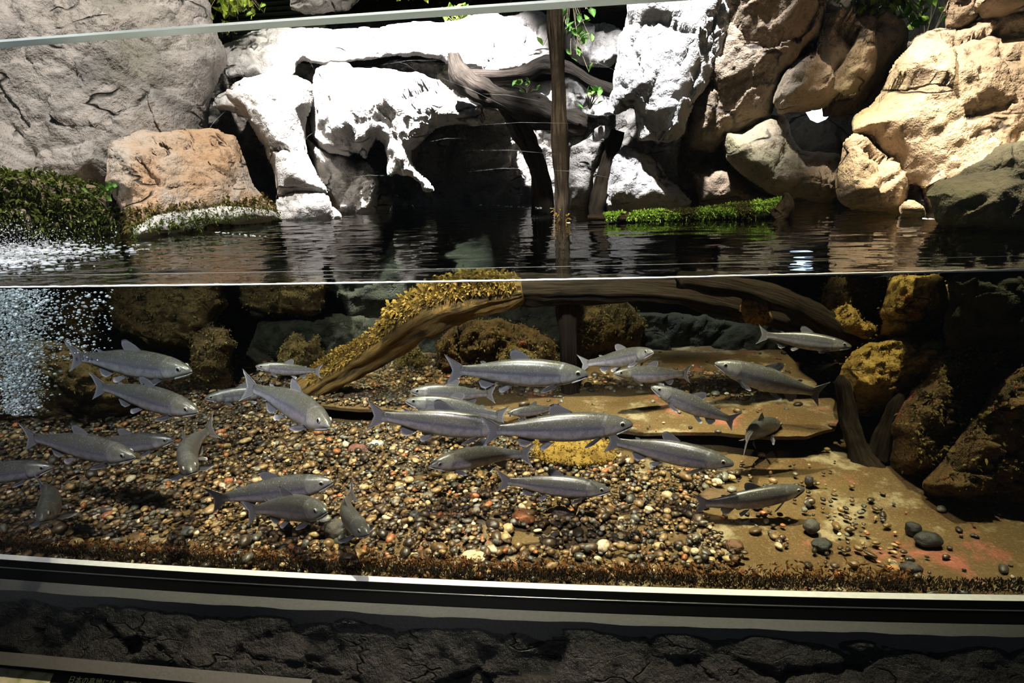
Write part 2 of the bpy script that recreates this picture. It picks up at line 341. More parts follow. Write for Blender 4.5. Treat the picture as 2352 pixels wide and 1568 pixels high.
def fish_mat():
    g = NT('fish_skin'); at = g.n('Attribute', attribute_name='pat'); sp = g.n('SeparateColor', {0: (at, 0)})
    p = g.n('TexCoord'); n = g.n('TexNoise', {'Vector': (p, 3), 'Scale': 330.0, 'Detail': 2.0}); n2 = g.n('TexNoise', {'Vector': (p, 3), 'Scale': 26.0, 'Detail': 3.0})
    hh = g.n('Math', {0: (n2, 0), 1: 0.08, 2: (sp, 1)}, operation='MULTIPLY_ADD')
    col = g.ramp(hh, [(0.06, (0.33, 0.31, 0.30)), (0.34, (0.27, 0.25, 0.27)), (0.46, (0.20, 0.185, 0.225)), (0.56, (0.075, 0.071, 0.105)), (0.66, (0.095, 0.093, 0.10)), (0.80, (0.058, 0.057, 0.046)), (1.0, (0.030, 0.030, 0.023))])
    head = g.ramp((sp, 1), [(0.06, (0.34, 0.32, 0.30)), (0.45, (0.28, 0.265, 0.26)), (0.66, (0.14, 0.138, 0.115)), (0.80, (0.08, 0.08, 0.06)), (1.0, (0.038, 0.038, 0.03))])
    c = g.mix(g.ramp((sp, 0), [(0.16, (1, 1, 1)), (0.225, (0, 0, 0))]), (col, 0), (head, 0))
    gill = g.ramp((sp, 0), [(0.188, (0, 0, 0)), (0.199, (0.75,)*3), (0.212, (0, 0, 0))])
    c = g.mix((gill, 0), c, (0.10, 0.095, 0.10))
    band = g.n('Math', {0: (sp, 0), 1: 62.0}, operation='MULTIPLY'); sn = g.n('Math', {0: (band, 0)}, operation='SINE')
    bf = g.n('Math', {0: g.ramp((sn, 0), [(0.25, (0, 0, 0)), (0.75, (0.7,)*3)]), 1: (sp, 2)}, operation='MULTIPLY')
    c = g.mix((bf, 0), c, (0.07, 0.07, 0.065))
    spk = g.n('Math', {0: g.ramp((n, 0), [(0.64, (0, 0, 0)), (0.70, (0.7,)*3)]), 1: g.ramp((sp, 1), [(0.25, (0, 0, 0)), (0.55, (1, 1, 1))])}, operation='MULTIPLY')
    c = g.mix((spk, 0), c, (0.035, 0.035, 0.045))
    c = g.mix(g.ramp((n, 0), [(0.28, (0.55,)*3), (0.40, (0, 0, 0))]), c, (0.42, 0.40, 0.43))
    n8 = g.n('TexNoise', {'Vector': (p, 3), 'Scale': 60.0, 'Detail': 4.0, 'Roughness': 0.7}); c = g.mix(g.ramp((n8, 0), [(0.42, (0.45,)*3), (0.56, (0, 0, 0))]), c, (0.07, 0.068, 0.075))
    return g.out(g.pbr(c, 0.33, g.n('Bump', {'Height': (n, 0), 'Strength': 0.12, 'Distance': 0.002}), Metallic=0.15, Specular_IOR_Level=0.5))
M['fish'] = fish_mat()
def fin_mat():
    g = NT('fish_fin'); at = g.n('Attribute', attribute_name='pat'); sp = g.n('SeparateColor', {0: (at, 0)})
    s = g.n('Math', {0: g.n('Math', {0: (sp, 0), 1: 75.0}, operation='MULTIPLY')}, operation='SINE')
    c = g.ramp((s, 0), [(0.1, (0.12, 0.115, 0.13)), (0.9, (0.20, 0.19, 0.215))])
    e = g.mix(g.ramp((sp, 1), [(0.7, (0, 0, 0)), (1.0, (0.5,)*3)]), (c, 0), (0.42, 0.42, 0.46))
    d = g.pbr(e, 0.4); t = g.n('BsdfTranslucent', {0: e})
    return g.out(g.n('MixShader', {0: 0.35, 1: d, 2: t}))
M['fin'] = fin_mat()

# ------------------------------------------------------------------ the setting: pane, water, sill, floor
XS = np.linspace(-2.3, 1.7, 61)
pane = obj('window_1', mesh('window_1', *sweep([(-0.05, -0.72), (0.0, -0.735), (0.0, 0.487), (-0.05, 0.487)], XS), smooth=False), M['acrylic'])
tag(pane, 'thick clear acrylic pane along the front of the fish tank', None, None, 'structure')
obj('pane_rim', mesh('pane_rim', *sweep([(-0.0505, 0.4845), (0.0005, 0.4845), (0.0005, 0.4885), (-0.0505, 0.4885)], XS), smooth=False), M['rim'], pane)
nx, ny = 420, 330
gx, gt = np.meshgrid(np.linspace(-2.3, 1.7, nx), np.linspace(0, 1, ny)**1.15, indexing='ij'); P = np.stack([gx.ravel(), bow(gx.ravel())*(1-gt.ravel())+gt.ravel()*2.6, np.zeros(nx*ny)], 1)
rip = 0.0011*fbm(P*np.array([6, 19, 1]), 30, 3)+0.00025*vnoise(P*np.array([45, 60, 1]), 35); rip *= 0.7+1.6*np.exp(-((P[:, 0]+1.3)/0.5)**2)
P[:, 2] = rip*np.minimum(1, P[:, 1]/0.05)
o = obj('water', mesh('water', P, [(i*ny+j, (i+1)*ny+j, (i+1)*ny+j+1, i*ny+j+1) for i in range(nx-1) for j in range(ny-1)]), M['water'])
tag(o, 'dark still water surface of the fish tank with reflections', None, None, 'structure')
# bright meniscus on the inner face: a slightly uneven bead
Vm, Fm = [], []
xs = np.linspace(-2.3, 1.7, 801); hgt = 0.0016+0.0010*np.abs(fbm(np.stack([xs*30, xs*0, xs*0], 1), 3, 3))
for x, h_ in zip(xs, hgt):
    b = float(bow(x)); Vm += [(x, b+0.0004, -0.0012), (x, b+0.004, -0.0012), (x, b+0.002, h_), (x, b+0.0004, h_+0.0012)]
Fm = [(i*4+j, (i+1)*4+j, (i+1)*4+(j+1) % 4, i*4+(j+1) % 4) for i in range(800) for j in range(4)]
tag(obj('waterline_trim', mesh('waterline_trim', Vm, Fm), M['white_strip']), 'bright white waterline bead across the acrylic pane', None, None, 'structure')
obj('pale_line', mesh('pale_line', *sweep([(-0.0512, 0.0362), (-0.0508, 0.0362), (-0.0508, 0.0368), (-0.0512, 0.0368)], XS)), M['rim'], pane)  # thin pale line along the front face, above the waterline
# scratches in the acrylic
sc_parts = []
for (u0, v0, u1, v1) in [(463, 315, 520, 250), (690, 335, 725, 300), (975, 328, 1075, 318), (1060, 345, 1290, 355), (1070, 395, 1235, 388), (790, 410, 905, 404), (980, 165, 1190, 260),
                         (1090, 215, 1240, 232), (1060, 290, 1330, 283), (1000, 110, 1030, 60), (1340, 140, 1420, 165), (1480, 85, 1620, 80), (1660, 125, 1690, 145), (1040, 170, 1170, 140),
                         (905, 140, 960, 165), (870, 150, 1010, 138), (700, 130, 730, 175), (640, 430, 628, 485), (1138, 485, 1142, 505), (945, 470, 952, 483), (1250, 390, 1400, 408), (1633, 388, 1640, 402), (2012, 640, 2060, 642)]:
    p0, p1 = at_y(u0, v0, -0.051), at_y(u1, v1, -0.051)
    for p in (p0, p1): p[1] += float(bow(p[0]))
    md = (p0+p1)/2+np.array([0, 0, 0.004]); w = np.array([0, 0, 0.0002]); d = np.array([0, -0.0004, 0])
    V = [p0, md-w, p1, md+w, p0+d, md-w+d, p1+d, md+w+d]
    sc_parts.append((V, [(0, 1, 2, 3), (7, 6, 5, 4), (0, 4, 5, 1), (1, 5, 6, 2), (2, 6, 7, 3), (3, 7, 4, 0)]))
so = obj('scratches', mesh('scratches', *merge(sc_parts), smooth=False), M['rim'], pane); so['kind'] = 'stuff'

o = obj('light_flag', mesh('light_flag', *box((-0.3, -1.79, 1.20), (7.0, 1.8, 0.04)), smooth=False), M['rubber']); tag(o, 'unseen dark board over the visitor hall, added to flag the front lamps', None, None, 'structure')  # added out-of-view board, keeps the front lamps off the sill
zs = lambda v, y: float(at_y(1176, v, y)[2])
zw = zs(1351.5, -0.050)
o = obj('trim_1', mesh('trim_1', *sweep([(-0.0495, zw-0.004), (-0.0495, zw), (-0.028, zw), (-0.028, zw-0.004)], np.linspace(-2.3, 1.7, 121)), smooth=False), M['white_strip'])
tag(o, 'white sealing strip under the acrylic pane', None, None, 'structure')
za, zb, zc = zs(1351, -0.053), zs(1369, -0.060), zs(1398, -0.075)
o = obj('trim_2', mesh('trim_2', *sweep([(-0.03, za-0.01), (-0.0505, za-0.01), (-0.0505, za), (-0.053, za), (-0.060, zb), (-0.075, zc), (-0.075, -0.78), (-0.03, -0.78)], XS), smooth=False), M['rubber'])
tag(o, 'black rubber gasket rail below the pane', None, None, 'structure')
o = obj('trim_3', mesh('trim_3', *tube(np.stack([XS, -0.0615+bow(XS), np.full(61, zb)], 1)[::3], [0.0016]*21, 8)), M['steel'])
tag(o, 'thin shiny metal bead in the black gasket rail', None, None, 'structure')
zl = zc-0.002; yl = float(at_z(1176, 1424, zl)[1])
xs = np.linspace(-2.3, 1.7, 241); wob = 0.004*fbm(np.stack([xs*9, xs*0, xs*0], 1), 8, 4)
V = []
for x, w in zip(xs, wob):
    b = float(bow(x)); V += [(x, -0.07+b, zl), (x, yl+b+w, zl), (x, yl+b+w-0.004, zl-0.10), (x, -0.07+b, zl-0.10)]
o = obj('trim_4', mesh('trim_4', V, [(i*4+j, (i+1)*4+j, (i+1)*4+(j+1) % 4, i*4+(j+1) % 4) for i in range(240) for j in range(4)], smooth=False), M['ledge'])
tag(o, 'narrow grey concrete sill below the black gasket', None, None, 'structure')
# rough black artificial rock below the sill
nx, nt = 420, 70
gx, gt = np.meshgrid(np.linspace(-2.3, 1.7, nx), np.linspace(0, 1, nt), indexing='ij')
bx = gx.ravel(); bt = gt.ravel()
P = np.stack([bx, yl+0.006+bow(bx)-0.26*bt, zl-0.014-0.36*bt], 1)
fa, fd = facets(P*np.array([7, 7, 11]), 40); fb_, fe = facets(P*21+3, 47)
dsp = (0.022*fa-0.012*np.exp(-fd*12)+0.006*fb_+0.010*fbm(P*np.array([10, 18, 18]), 50, 5))*np.minimum(1, 0.1+bt*6)
P = P+np.outer(dsp, np.array([0, -0.75, 0.62]))
bf_ = [(i*nt+j, (i+1)*nt+j, (i+1)*nt+j+1, i*nt+j+1) for i in range(nx-1) for j in range(nt-1)]
o = obj('wall_front', mesh('wall_front', P, bf_), M['base_rock']); tag(o, 'rough black moulded rock wall below the sill', None, None, 'structure')

# tank floor and the raised slab at the back
nx, ny = 90, 60
gx, gy = np.meshgrid(np.linspace(-2.7, 2.1, nx), np.linspace(0.0, 2.3, ny), indexing='ij')
P = np.stack([gx.ravel(), gy.ravel()+bow(gx.ravel())*(1-gy.ravel()/2.3), np.zeros(nx*ny)], 1); P[:, 2] = ZF-0.006+0.006*fbm(P*3, 60, 3)
o = obj('floor', mesh('floor', P, [(i*ny+j, (i+1)*ny+j, (i+1)*ny+j+1, i*ny+j+1) for i in range(nx-1) for j in range(ny-1)]), M['floor'])
tag(o, 'stained sandy concrete floor of the fish tank', None, None, 'structure')
ZS = ZF+0.068
edge = np.array([(672, 925), (760, 934), (850, 940), (1000, 950), (1130, 960), (1240, 976), (1400, 987), (1560, 992), (1750, 1000), (1850, 1003), (1915, 985), (1935, 940)], float)
ep = at_z(edge[:, 0], edge[:, 1], ZS)
def densify(pts, n):
    t = np.linspace(0, len(pts)-1, n); i = np.minimum(t.astype(int), len(pts)-2); f = (t-i)[:, None]; return pts[i]*(1-f)+pts[i+1]*f
ee = densify(ep, 90); ee[:, :2] += 0.008*np.stack([fbm(ee*9, 61, 3), fbm(ee*9, 65, 3)], 1)
V, Fc = [], []; rows = 16
for e in ee:
    back = np.array([e[0], 2.0, ZS])
    for r in range(rows):
        t = (r/(rows-1))**1.5; V.append(e*(1-t)+back*t)
    V.append(np.array([e[0], e[1]+0.004, ZS-0.014])); V.append(np.array([e[0], e[1]+0.16, ZS-0.018])); V.append(np.array([e[0], e[1]+0.16, ZF-0.02]))
V = np.array(V); V[:, 2] += 0.004*fbm(V*4, 69, 3)
n = rows+3
for i in range(89):
    for j in range(rows-1): Fc.append((i*n+j, (i+1)*n+j, (i+1)*n+j+1, i*n+j+1))
    for a, b in ((0, rows), (rows, rows+1), (rows+1, rows+2)): Fc.append((i*n+a, i*n+b, (i+1)*n+b, (i+1)*n+a))
Fc.append([0]+[rows, rows+1, rows+2]+list(range(rows-1, 0, -1)))
o = obj('stone_slab', mesh('stone_slab', V, Fc, smooth=False), M['floor'])
tag(recentre(o), 'low raised sandy slab with an undercut front edge at the back of the tank', 'slab')

# ------------------------------------------------------------------ rocks
def rough_outline(poly, amp, k):
    poly = np.asarray(poly, float); out = []
    for a, b in zip(poly, np.roll(poly, -1, 0)):
        n = max(2, int(np.linalg.norm(b-a)/7)); t = np.linspace(0, 1, n, endpoint=False)[:, None]; out.append(a*(1-t)+b*t)
    out = np.concatenate(out)
    # round the corners, then roughen
    for _ in range(2): out = 0.25*np.roll(out, 1, 0)+0.5*out+0.25*np.roll(out, -1, 0)
    q = np.concatenate([out/46.0, np.zeros((len(out), 1))], 1)
    return out+amp*np.stack([fbm(q, k, 4), fbm(q+9.1, k+30, 4)], 1)
def rock(name, label, cat, poly, y0, bulge, mat, k, back=0.25, step=4.5, amp=6.0, fac=0.045, fine=0.014, crack=0.028, round_px=None, lean=0.0, group=None, fs=5.0, kind=None, blobby=False, yu=0.0):
    """closed rock: outline at depth y0, bulging towards the hall; lean > 0 leans the upper part away"""
    P = rough_outline(poly, amp, k); lo, hi = P.min(0)-step, P.max(0)+step
    gu, gv = np.meshgrid(np.arange(lo[0], hi[0], step), np.arange(lo[1], hi[1], step), indexing='ij'); nu, nv = gu.shape
    g = np.stack([gu.ravel(), gv.ravel()], 1)
    A, B = P, np.roll(P, -1, 0); AB = B-A; L2 = (AB**2).sum(1)+1e-9
    D = np.full(len(g), 1e9); near = g.copy(); ins = np.zeros(len(g), bool)
    for a, b, ab, l2 in zip(A, B, AB, L2):
        t = np.clip(((g-a)@ab)/l2, 0, 1); c = a+t[:, None]*ab; d = np.hypot(*(g-c).T); m = d < D; D = np.where(m, d, D); near[m] = c[m]
        if a[1] != b[1]:
            x = (g[:, 1] > min(a[1], b[1])) & (g[:, 1] <= max(a[1], b[1])) & (g[:, 0] < a[0]+(g[:, 1]-a[1])*ab[0]/(ab[1] if ab[1] else 1)); ins ^= x
    keep = ins | (D < step*0.72); snap = keep & (~ins | (D < step*0.3)); g[snap] = near[snap]; D = np.where(ins & ~snap, D, 0.0)
    kk = keep.reshape(nu, nv); cell = kk[:-1, :-1] & kk[1:, :-1] & kk[1:, 1:] & kk[:-1, 1:]
    idx = np.arange(nu*nv).reshape(nu, nv); q = np.stack([idx[:-1, :-1][cell], idx[1:, :-1][cell], idx[1:, 1:][cell], idx[:-1, 1:][cell]], 1)
    used = np.unique(q); re = np.full(nu*nv, -1); re[used] = np.arange(len(used)); q = re[q]; g = g[used]; D = D[used]; n = len(used)
    R = round_px or max(12.0, 0.8*D.max()); s = np.clip(D/R, 0, 1); rd = np.sqrt(1-(1-s)**2)
    h = (g[:, 1].max()-g[:, 1])/max(1.0, np.ptp(g[:, 1]))
    yb = y0+lean*h+yu*(g[:, 0]-P[:, 0].mean())/1000
    X = at_y(g[:, 0], g[:, 1], yb-bulge*rd); Bk = at_y(g[:, 0], g[:, 1], yb+back*np.sqrt(rd))
    e = np.clip(D/(step*3.0), 0, 1)
    f1, d1 = facets(X*fs*0.55+k*3.1, k); f2, d2 = facets(X*fs*1.6+k, k+9)
    ridge = np.exp(-(fbm(X*np.array([2.2, 2.2, 3.2])+k, k+15, 5)/0.035)**2)*np.clip(0.5+1.5*vnoise(X*1.7, k+17), 0, 1)
    dirn = np.array([0.55*math.sin(k), 0.25, 0.8]); tt = X@dirn*6.5+1.5*fbm(X*1.5, k+18, 4); saw = tt-np.floor(tt)
    ledge = (saw**1.5-0.4)*np.clip(0.4+1.6*vnoise(X*2.6, k+19), 0, 1)
    if blobby: dsp = fac*(f1+0.6*f2)+0.9*fac*fbm(X*3, k+20, 5)-crack*np.exp(-d2*12)+fine*fbm(X*24, k+25, 4)
    else: dsp = 1.5*fac*f1+0.35*fac*f2+0.45*fac*fbm(X*1.5+k, k+20, 3)+0.55*fac*ledge-crack*1.3*ridge-0.6*crack*np.exp(-d1*16)+fine*0.8*fbm(X*20, k+25, 4)
    X = X+np.stack([0.25*dsp*e*np.sin(X[:, 2]*9), -dsp*e, 0.55*dsp*e], 1)
    # outer boundary edges joined front to back
    fr = q[:, ::-1]; bk = q+n
    ed = np.concatenate([q[:, [0, 1]], q[:, [1, 2]], q[:, [2, 3]], q[:, [3, 0]]]); ky = np.sort(ed, 1); key = ky[:, 0].astype(np.int64)*n+ky[:, 1]
    u_, inv, cnt = np.unique(key, return_inverse=True, return_counts=True); be = ed[cnt[inv] == 1]
    side = np.stack([be[:, 0], be[:, 1], be[:, 1]+n, be[:, 0]+n], 1)
    o = obj(name, mesh(name, np.concatenate([X, Bk]), np.concatenate([fr, bk, side])), M[mat])
    return tag(recentre(o), label, cat, group, kind)

SUB = 'rocks under the water'; ABV = 'rocks above the water'
ROCKS = [
 # name, label, polygon, depth, bulge, material, options   (above the water, back to front)
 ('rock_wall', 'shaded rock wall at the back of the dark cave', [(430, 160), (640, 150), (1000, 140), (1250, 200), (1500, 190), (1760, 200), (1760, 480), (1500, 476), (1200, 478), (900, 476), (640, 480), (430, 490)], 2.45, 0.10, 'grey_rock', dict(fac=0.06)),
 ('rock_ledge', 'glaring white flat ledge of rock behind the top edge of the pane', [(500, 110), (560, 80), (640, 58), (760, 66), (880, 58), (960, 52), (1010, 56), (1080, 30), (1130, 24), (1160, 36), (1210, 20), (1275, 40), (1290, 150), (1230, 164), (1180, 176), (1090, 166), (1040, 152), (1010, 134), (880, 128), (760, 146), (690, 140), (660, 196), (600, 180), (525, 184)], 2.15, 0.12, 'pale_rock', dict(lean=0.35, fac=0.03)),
 ('boulder', 'pale boulder behind the post and driftwood', [(1088, 186), (1150, 176), (1230, 184), (1300, 176), (1390, 190), (1420, 230), (1400, 262), (1300, 262), (1220, 240), (1130, 220)], 2.2, 0.10, 'pale_rock', dict(lean=0.15)),
 ('boulder', 'pale pinkish boulder beside the grey cliff and right of the post', [(1290, 60), (1330, 46), (1400, 52), (1440, 70), (1430, 140), (1400, 156), (1340, 150), (1300, 120)], 2.25, 0.12, 'pale_rock', dict(lean=0.2)),
 ('boulder', 'brown rounded boulder below the leafy shrub', [(1880, -40), (1955, 0), (2010, 28), (2060, 62), (2092, 88), (2066, 140), (2014, 200), (1970, 262), (1890, 262), (1870, 130)], 1.75, 0.22, 'brown_rock', dict(lean=0.3)),
 ('rock_wall', 'shadowed rock at the back of the small square cave', [(1560, 110), (1700, 90), (2130, 90), (2130, 480), (1560, 480)], 2.10, 0.05, 'brown_rock', {}),
 ('cliff', 'brown leaning rock face between the grey cliff and the cave', [(1630, -60), (1648, 60), (1600, 180), (1575, 250), (1585, 345), (1640, 350), (1700, 312), (1770, 272), (1802, 180), (1850, 108), (1892, 80), (1905, -60)], 1.72, 0.16, 'brown_rock', dict(lean=-0.10, back=0.5)),
 ('boulder', 'cracked tan boulder above the small square cave', [(1886, 35), (1930, 25), (1990, 60), (2022, 100), (2004, 170), (1960, 228), (1900, 240), (1850, 254), (1790, 266), (1772, 240), (1800, 170), (1830, 130), (1875, 110)], 1.55, 0.16, 'tan_rock', dict(fs=8.0, lean=0.12)),
 ('boulder', 'tan boulder at the waterline below the small square cave', [(1656, 330), (1664, 298), (1700, 294), (1760, 264), (1803, 266), (1814, 303), (1838, 345), (1868, 346), (1925, 350), (1930, 440), (1900, 468), (1790, 450), (1730, 428), (1677, 380)], 1.58, 0.22, 'tan_rock', dict(lean=0.15)),
 ('boulder', 'low dark boulder at the waterline between the cliff and the tan boulder', [(1590, 400), (1680, 385), (1740, 430), (1800, 452), (1790, 474), (1600, 476)], 1.75, 0.08, 'brown_rock', {}),
 ('cliff', 'tall grey overhanging cliff right of the post', [(1468, -60), (1442, 20), (1417, 108), (1404, 195), (1386, 270), (1425, 260), (1456, 243), (1470, 322), (1543, 328), (1577, 306), (1592, 240), (1640, 170), (1690, 60), (1715, -60)], 1.55, 0.20, 'pale_rock', dict(lean=0.10, fs=5.5, fac=0.045, back=0.5)),
 ('boulder', 'pale grey angular block standing in the water under the cliff', [(1378, 440), (1395, 360), (1430, 333), (1490, 355), (1540, 415), (1594, 464), (1560, 480), (1390, 484)], 1.62, 0.12, 'pale_rock', dict(lean=0.08)),
 ('boulder', 'blotchy stone stub between the post and the angular block', [(1300, 420), (1310, 330), (1340, 322), (1372, 290), (1412, 286), (1420, 320), (1380, 345), (1372, 400), (1352, 478), (1304, 480)], 1.72, 0.08, 'grey_rock', {}),
 ('boulder', 'lit pale rock column left of the cave', [(486, 243), (499, 217), (555, 186), (616, 165), (690, 172), (722, 200), (712, 250), (698, 295), (706, 356), (738, 416), (748, 452), (690, 458), (634, 452), (626, 390), (606, 330), (570, 282), (522, 254)], 1.62, 0.16, 'pale_rock', dict(lean=0.15, back=0.5)),
 ('boulder', 'pale block in the water at the foot of the lit rock column', [(632, 448), (700, 440), (755, 452), (782, 506), (690, 520), (636, 506)], 1.52, 0.10, 'pale_rock', {}),
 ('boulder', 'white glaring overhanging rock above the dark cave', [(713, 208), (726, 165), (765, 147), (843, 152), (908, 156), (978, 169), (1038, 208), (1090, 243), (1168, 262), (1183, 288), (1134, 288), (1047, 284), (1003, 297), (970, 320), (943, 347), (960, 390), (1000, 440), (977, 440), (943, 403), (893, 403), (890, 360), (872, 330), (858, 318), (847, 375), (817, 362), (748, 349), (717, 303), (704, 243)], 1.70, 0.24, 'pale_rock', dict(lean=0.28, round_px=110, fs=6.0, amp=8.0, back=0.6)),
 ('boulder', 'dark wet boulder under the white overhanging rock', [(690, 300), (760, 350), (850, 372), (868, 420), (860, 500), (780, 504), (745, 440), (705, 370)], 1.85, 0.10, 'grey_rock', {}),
 ('boulder', 'small stone put in for a patch of reflected light below the white rock', [(858, 470), (866, 448), (892, 440), (900, 480), (898, 506), (860, 506)], 1.95, 0.05, 'grey_rock', dict(amp=11)),  # stone put in where light reflects off the rock
 ('cliff', 'massive grey rock cliff at the left, reaching above the pane', [(-360, -80), (462, -80), (486, 50), (505, 90), (520, 126), (512, 173), (490, 212), (481, 260), (476, 325), (500, 420), (490, 512), (300, 540), (-360, 580)], 1.28, 0.22, 'grey_rock', dict(lean=0.25, round_px=190, fac=0.06, fs=4.2, yu=0.9)),
 ('boulder', 'orange brown slanting rock at the foot of the big grey cliff', [(252, 318), (330, 302), (420, 300), (480, 292), (545, 312), (562, 362), (580, 416), (606, 452), (634, 482), (607, 504), (450, 522), (310, 545), (285, 500), (240, 420)], 1.16, 0.14, 'orange_rock', dict(lean=0.20, fs=6.0, yu=1.3, fac=0.035)),
 ('boulder', 'low pale rock rim along the water between moss and orange rock', [(300, 520), (340, 494), (450, 482), (560, 470), (625, 482), (640, 505), (560, 514), (430, 526), (310, 550)], 1.16, 0.07, 'pale_rock', dict(fine=0.02, yu=1.4)),
 ('cliff', 'huge warm lit slanting rock at the right', [(2094, 87), (2154, 69), (2200, 66), (2250, 46), (2760, 20), (2760, 540), (2352, 528), (2224, 516), (2137, 496), (2120, 440), (2090, 400), (2066, 360), (2036, 350), (2004, 310), (1957, 302), (1959, 276), (1998, 247), (2029, 204), (2050, 147)], 1.12, 0.26, 'tan_rock', dict(lean=0.30, round_px=150, fac=0.055, fs=4.6)),
 ('boulder', 'rounded tan rock standing in the water at the foot of the slanting rock', [(1938, 321), (1960, 303), (2007, 328), (2036, 358), (2080, 368), (2094, 412), (2086, 460), (2066, 494), (1985, 488), (1930, 478), (1916, 455), (1924, 382)], 1.12, 0.14, 'tan_rock', dict(lean=0.08, fs=8.0)),
 ('boulder', 'small tan stone in the water beside the dark rock corner', [(2060, 494), (2075, 464), (2096, 451), (2117, 470), (2134, 498), (2090, 510)], 0.96, 0.05, 'tan_rock', {}),
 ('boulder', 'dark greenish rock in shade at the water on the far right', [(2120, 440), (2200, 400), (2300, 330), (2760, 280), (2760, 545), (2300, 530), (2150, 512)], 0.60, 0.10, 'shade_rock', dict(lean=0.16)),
 ('boulder', 'dark knobbly rock beside the shrub at the top right', [(2168, 70), (2180, 20), (2195, -40), (2300, -40), (2250, 40), (2206, 72), (2188, 92)], 1.30, 0.10, 'brown_rock', dict(fs=9.0)),
 ('boulder', 'small brown rock in the top right corner', [(2240, -40), (2236, 30), (2262, 50), (2350, 48), (2760, 70), (2760, -40)], 1.28, 0.10, 'tan_rock', dict(fs=7.0)),
 ('boulder', 'grey rock top behind the leaves above the pane', [(662, -50), (664, 20), (700, 34), (800, 24), (830, -5), (840, -50)], 2.6, 0.15, 'grey_rock', {}),
]
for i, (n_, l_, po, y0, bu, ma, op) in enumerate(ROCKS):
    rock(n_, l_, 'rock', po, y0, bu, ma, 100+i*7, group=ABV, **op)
UROCKS = [
 ('cover_bank', 'long dark rock bank added along the underwater back to cover stray light', [(540, 880), (590, 740), (760, 716), (900, 736), (1000, 690), (1300, 690), (1500, 716), (1700, 736), (1900, 740), (1940, 900), (1500, 884), (1000, 888)], 1.68, 0.08, 'dark_wall'),  # near-black bank added to cover stray light on the back wall
 ('boulder', 'brown algae covered boulder just under the surface above the top left fish', [(222, 700), (232, 636), (505, 632), (522, 700), (492, 770), (430, 804), (330, 792), (262, 764)], 1.45, 0.18, 'mossy_rock'),
 ('boulder', 'red speckled mossy rock column behind the left fish', [(446, 770), (478, 745), (520, 752), (538, 800), (532, 856), (512, 910), (460, 936), (428, 910), (438, 830)], 1.28, 0.12, 'red_mossy_rock'),
 ('boulder', 'mossy boulder just under the surface left of the log', [(548, 690), (552, 630), (735, 628), (748, 700), (722, 724), (600, 722)], 1.62, 0.15, 'mossy_rock'),
 ('boulder', 'dim brown boulder beside the small fish left of the log', [(636, 850), (644, 792), (672, 762), (704, 796), (734, 764), (754, 830), (750, 880), (640, 880)], 1.50, 0.12, 'mossy_rock'),
 ('boulder', 'broad mossy bank behind the bubbles', [(-400, 800), (60, 780), (180, 796), (272, 850), (330, 910), (290, 965), (120, 990), (-400, 1000)], 1.0, 0.18, 'mossy_rock'),
 ('boulder', 'dark mossy boulder behind the bubble column', [(-360, 640), (180, 640), (230, 700), (240, 780), (150, 830), (-360, 850)], 1.30, 0.15, 'mossy_rock'),
 ('boulder', 'reddish brown triangular boulder under the arched log', [(994, 856), (1008, 782), (1040, 742), (1078, 726), (1150, 735), (1222, 750), (1276, 792), (1288, 856), (1200, 884), (1020, 880)], 1.42, 0.20, 'red_mossy_rock'),
 ('boulder', 'small mossy boulder in front of the reddish triangular boulder', [(1130, 850), (1142, 806), (1180, 788), (1226, 806), (1250, 850), (1230, 872), (1140, 872)], 1.24, 0.10, 'mossy_rock'),
 ('boulder', 'small dim boulder left of the reddish triangular boulder', [(900, 850), (920, 800), (955, 786), (980, 820), (990, 862), (930, 872)], 1.42, 0.10, 'mossy_rock'),
 ('boulder', 'mossy boulder behind the underwater part of the post', [(1306, 800), (1312, 690), (1350, 666), (1410, 668), (1452, 702), (1478, 752), (1464, 806), (1400, 826), (1330, 830)], 1.50, 0.18, 'mossy_rock'),
 ('boulder', 'golden mossy stone beside the dark fish at the right', [(1904, 735), (1916, 705), (1960, 694), (1978, 730), (2012, 750), (2002, 778), (1920, 776), (1902, 766)], 1.05, 0.10, 'gold_rock'),
 ('boulder', 'tall golden green boulder under the surface at the right', [(2034, 684), (2046, 634), (2150, 628), (2178, 660), (2178, 720), (2162, 762), (2090, 780), (2034, 770), (2022, 720)], 0.95, 0.16, 'gold_rock'),
 ('boulder', 'big golden topped boulder right of the left facing fish', [(1922, 866), (1960, 800), (2000, 784), (2100, 774), (2170, 790), (2166, 836), (2106, 886), (2064, 930), (2000, 960), (1940, 940)], 0.88, 0.16, 'gold_rock'),
 ('boulder', 'brown boulder behind the golden stones at the right', [(1880, 700), (1900, 636), (2040, 630), (2060, 800), (1950, 850), (1890, 800)], 1.30, 0.12, 'mossy_rock'),
 ('boulder', 'red algae slab sloping down at the right of the golden boulder', [(2034, 1010), (2066, 930), (2120, 870), (2168, 812), (2230, 780), (2300, 800), (2280, 920), (2200, 1040), (2120, 1110), (2050, 1090)], 0.66, 0.14, 'red_mossy_rock'),
 ('boulder', 'large shaded mossy boulder in the lower right corner of the tank', [(2120, 1110), (2200, 1000), (2280, 900), (2340, 840), (2760, 820), (2760, 1250), (2352, 1206), (2250, 1180), (2150, 1150)], 0.46, 0.12, 'red_mossy_rock'),
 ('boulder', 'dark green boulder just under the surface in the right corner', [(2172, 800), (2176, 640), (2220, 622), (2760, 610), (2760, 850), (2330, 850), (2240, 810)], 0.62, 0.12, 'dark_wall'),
]
for i, (n_, l_, po, y0, bu, ma) in enumerate(UROCKS):
    rock(n_, l_, 'rock', po, y0, bu, ma, 400+i*7, group=SUB, step=4.0, amp=7, fac=0.05, fine=0.034 if ma == 'gold_rock' else 0.022, crack=0.025, fs=7.0, back=0.2, blobby=ma not in ('gold_rock', 'dark_wall'))
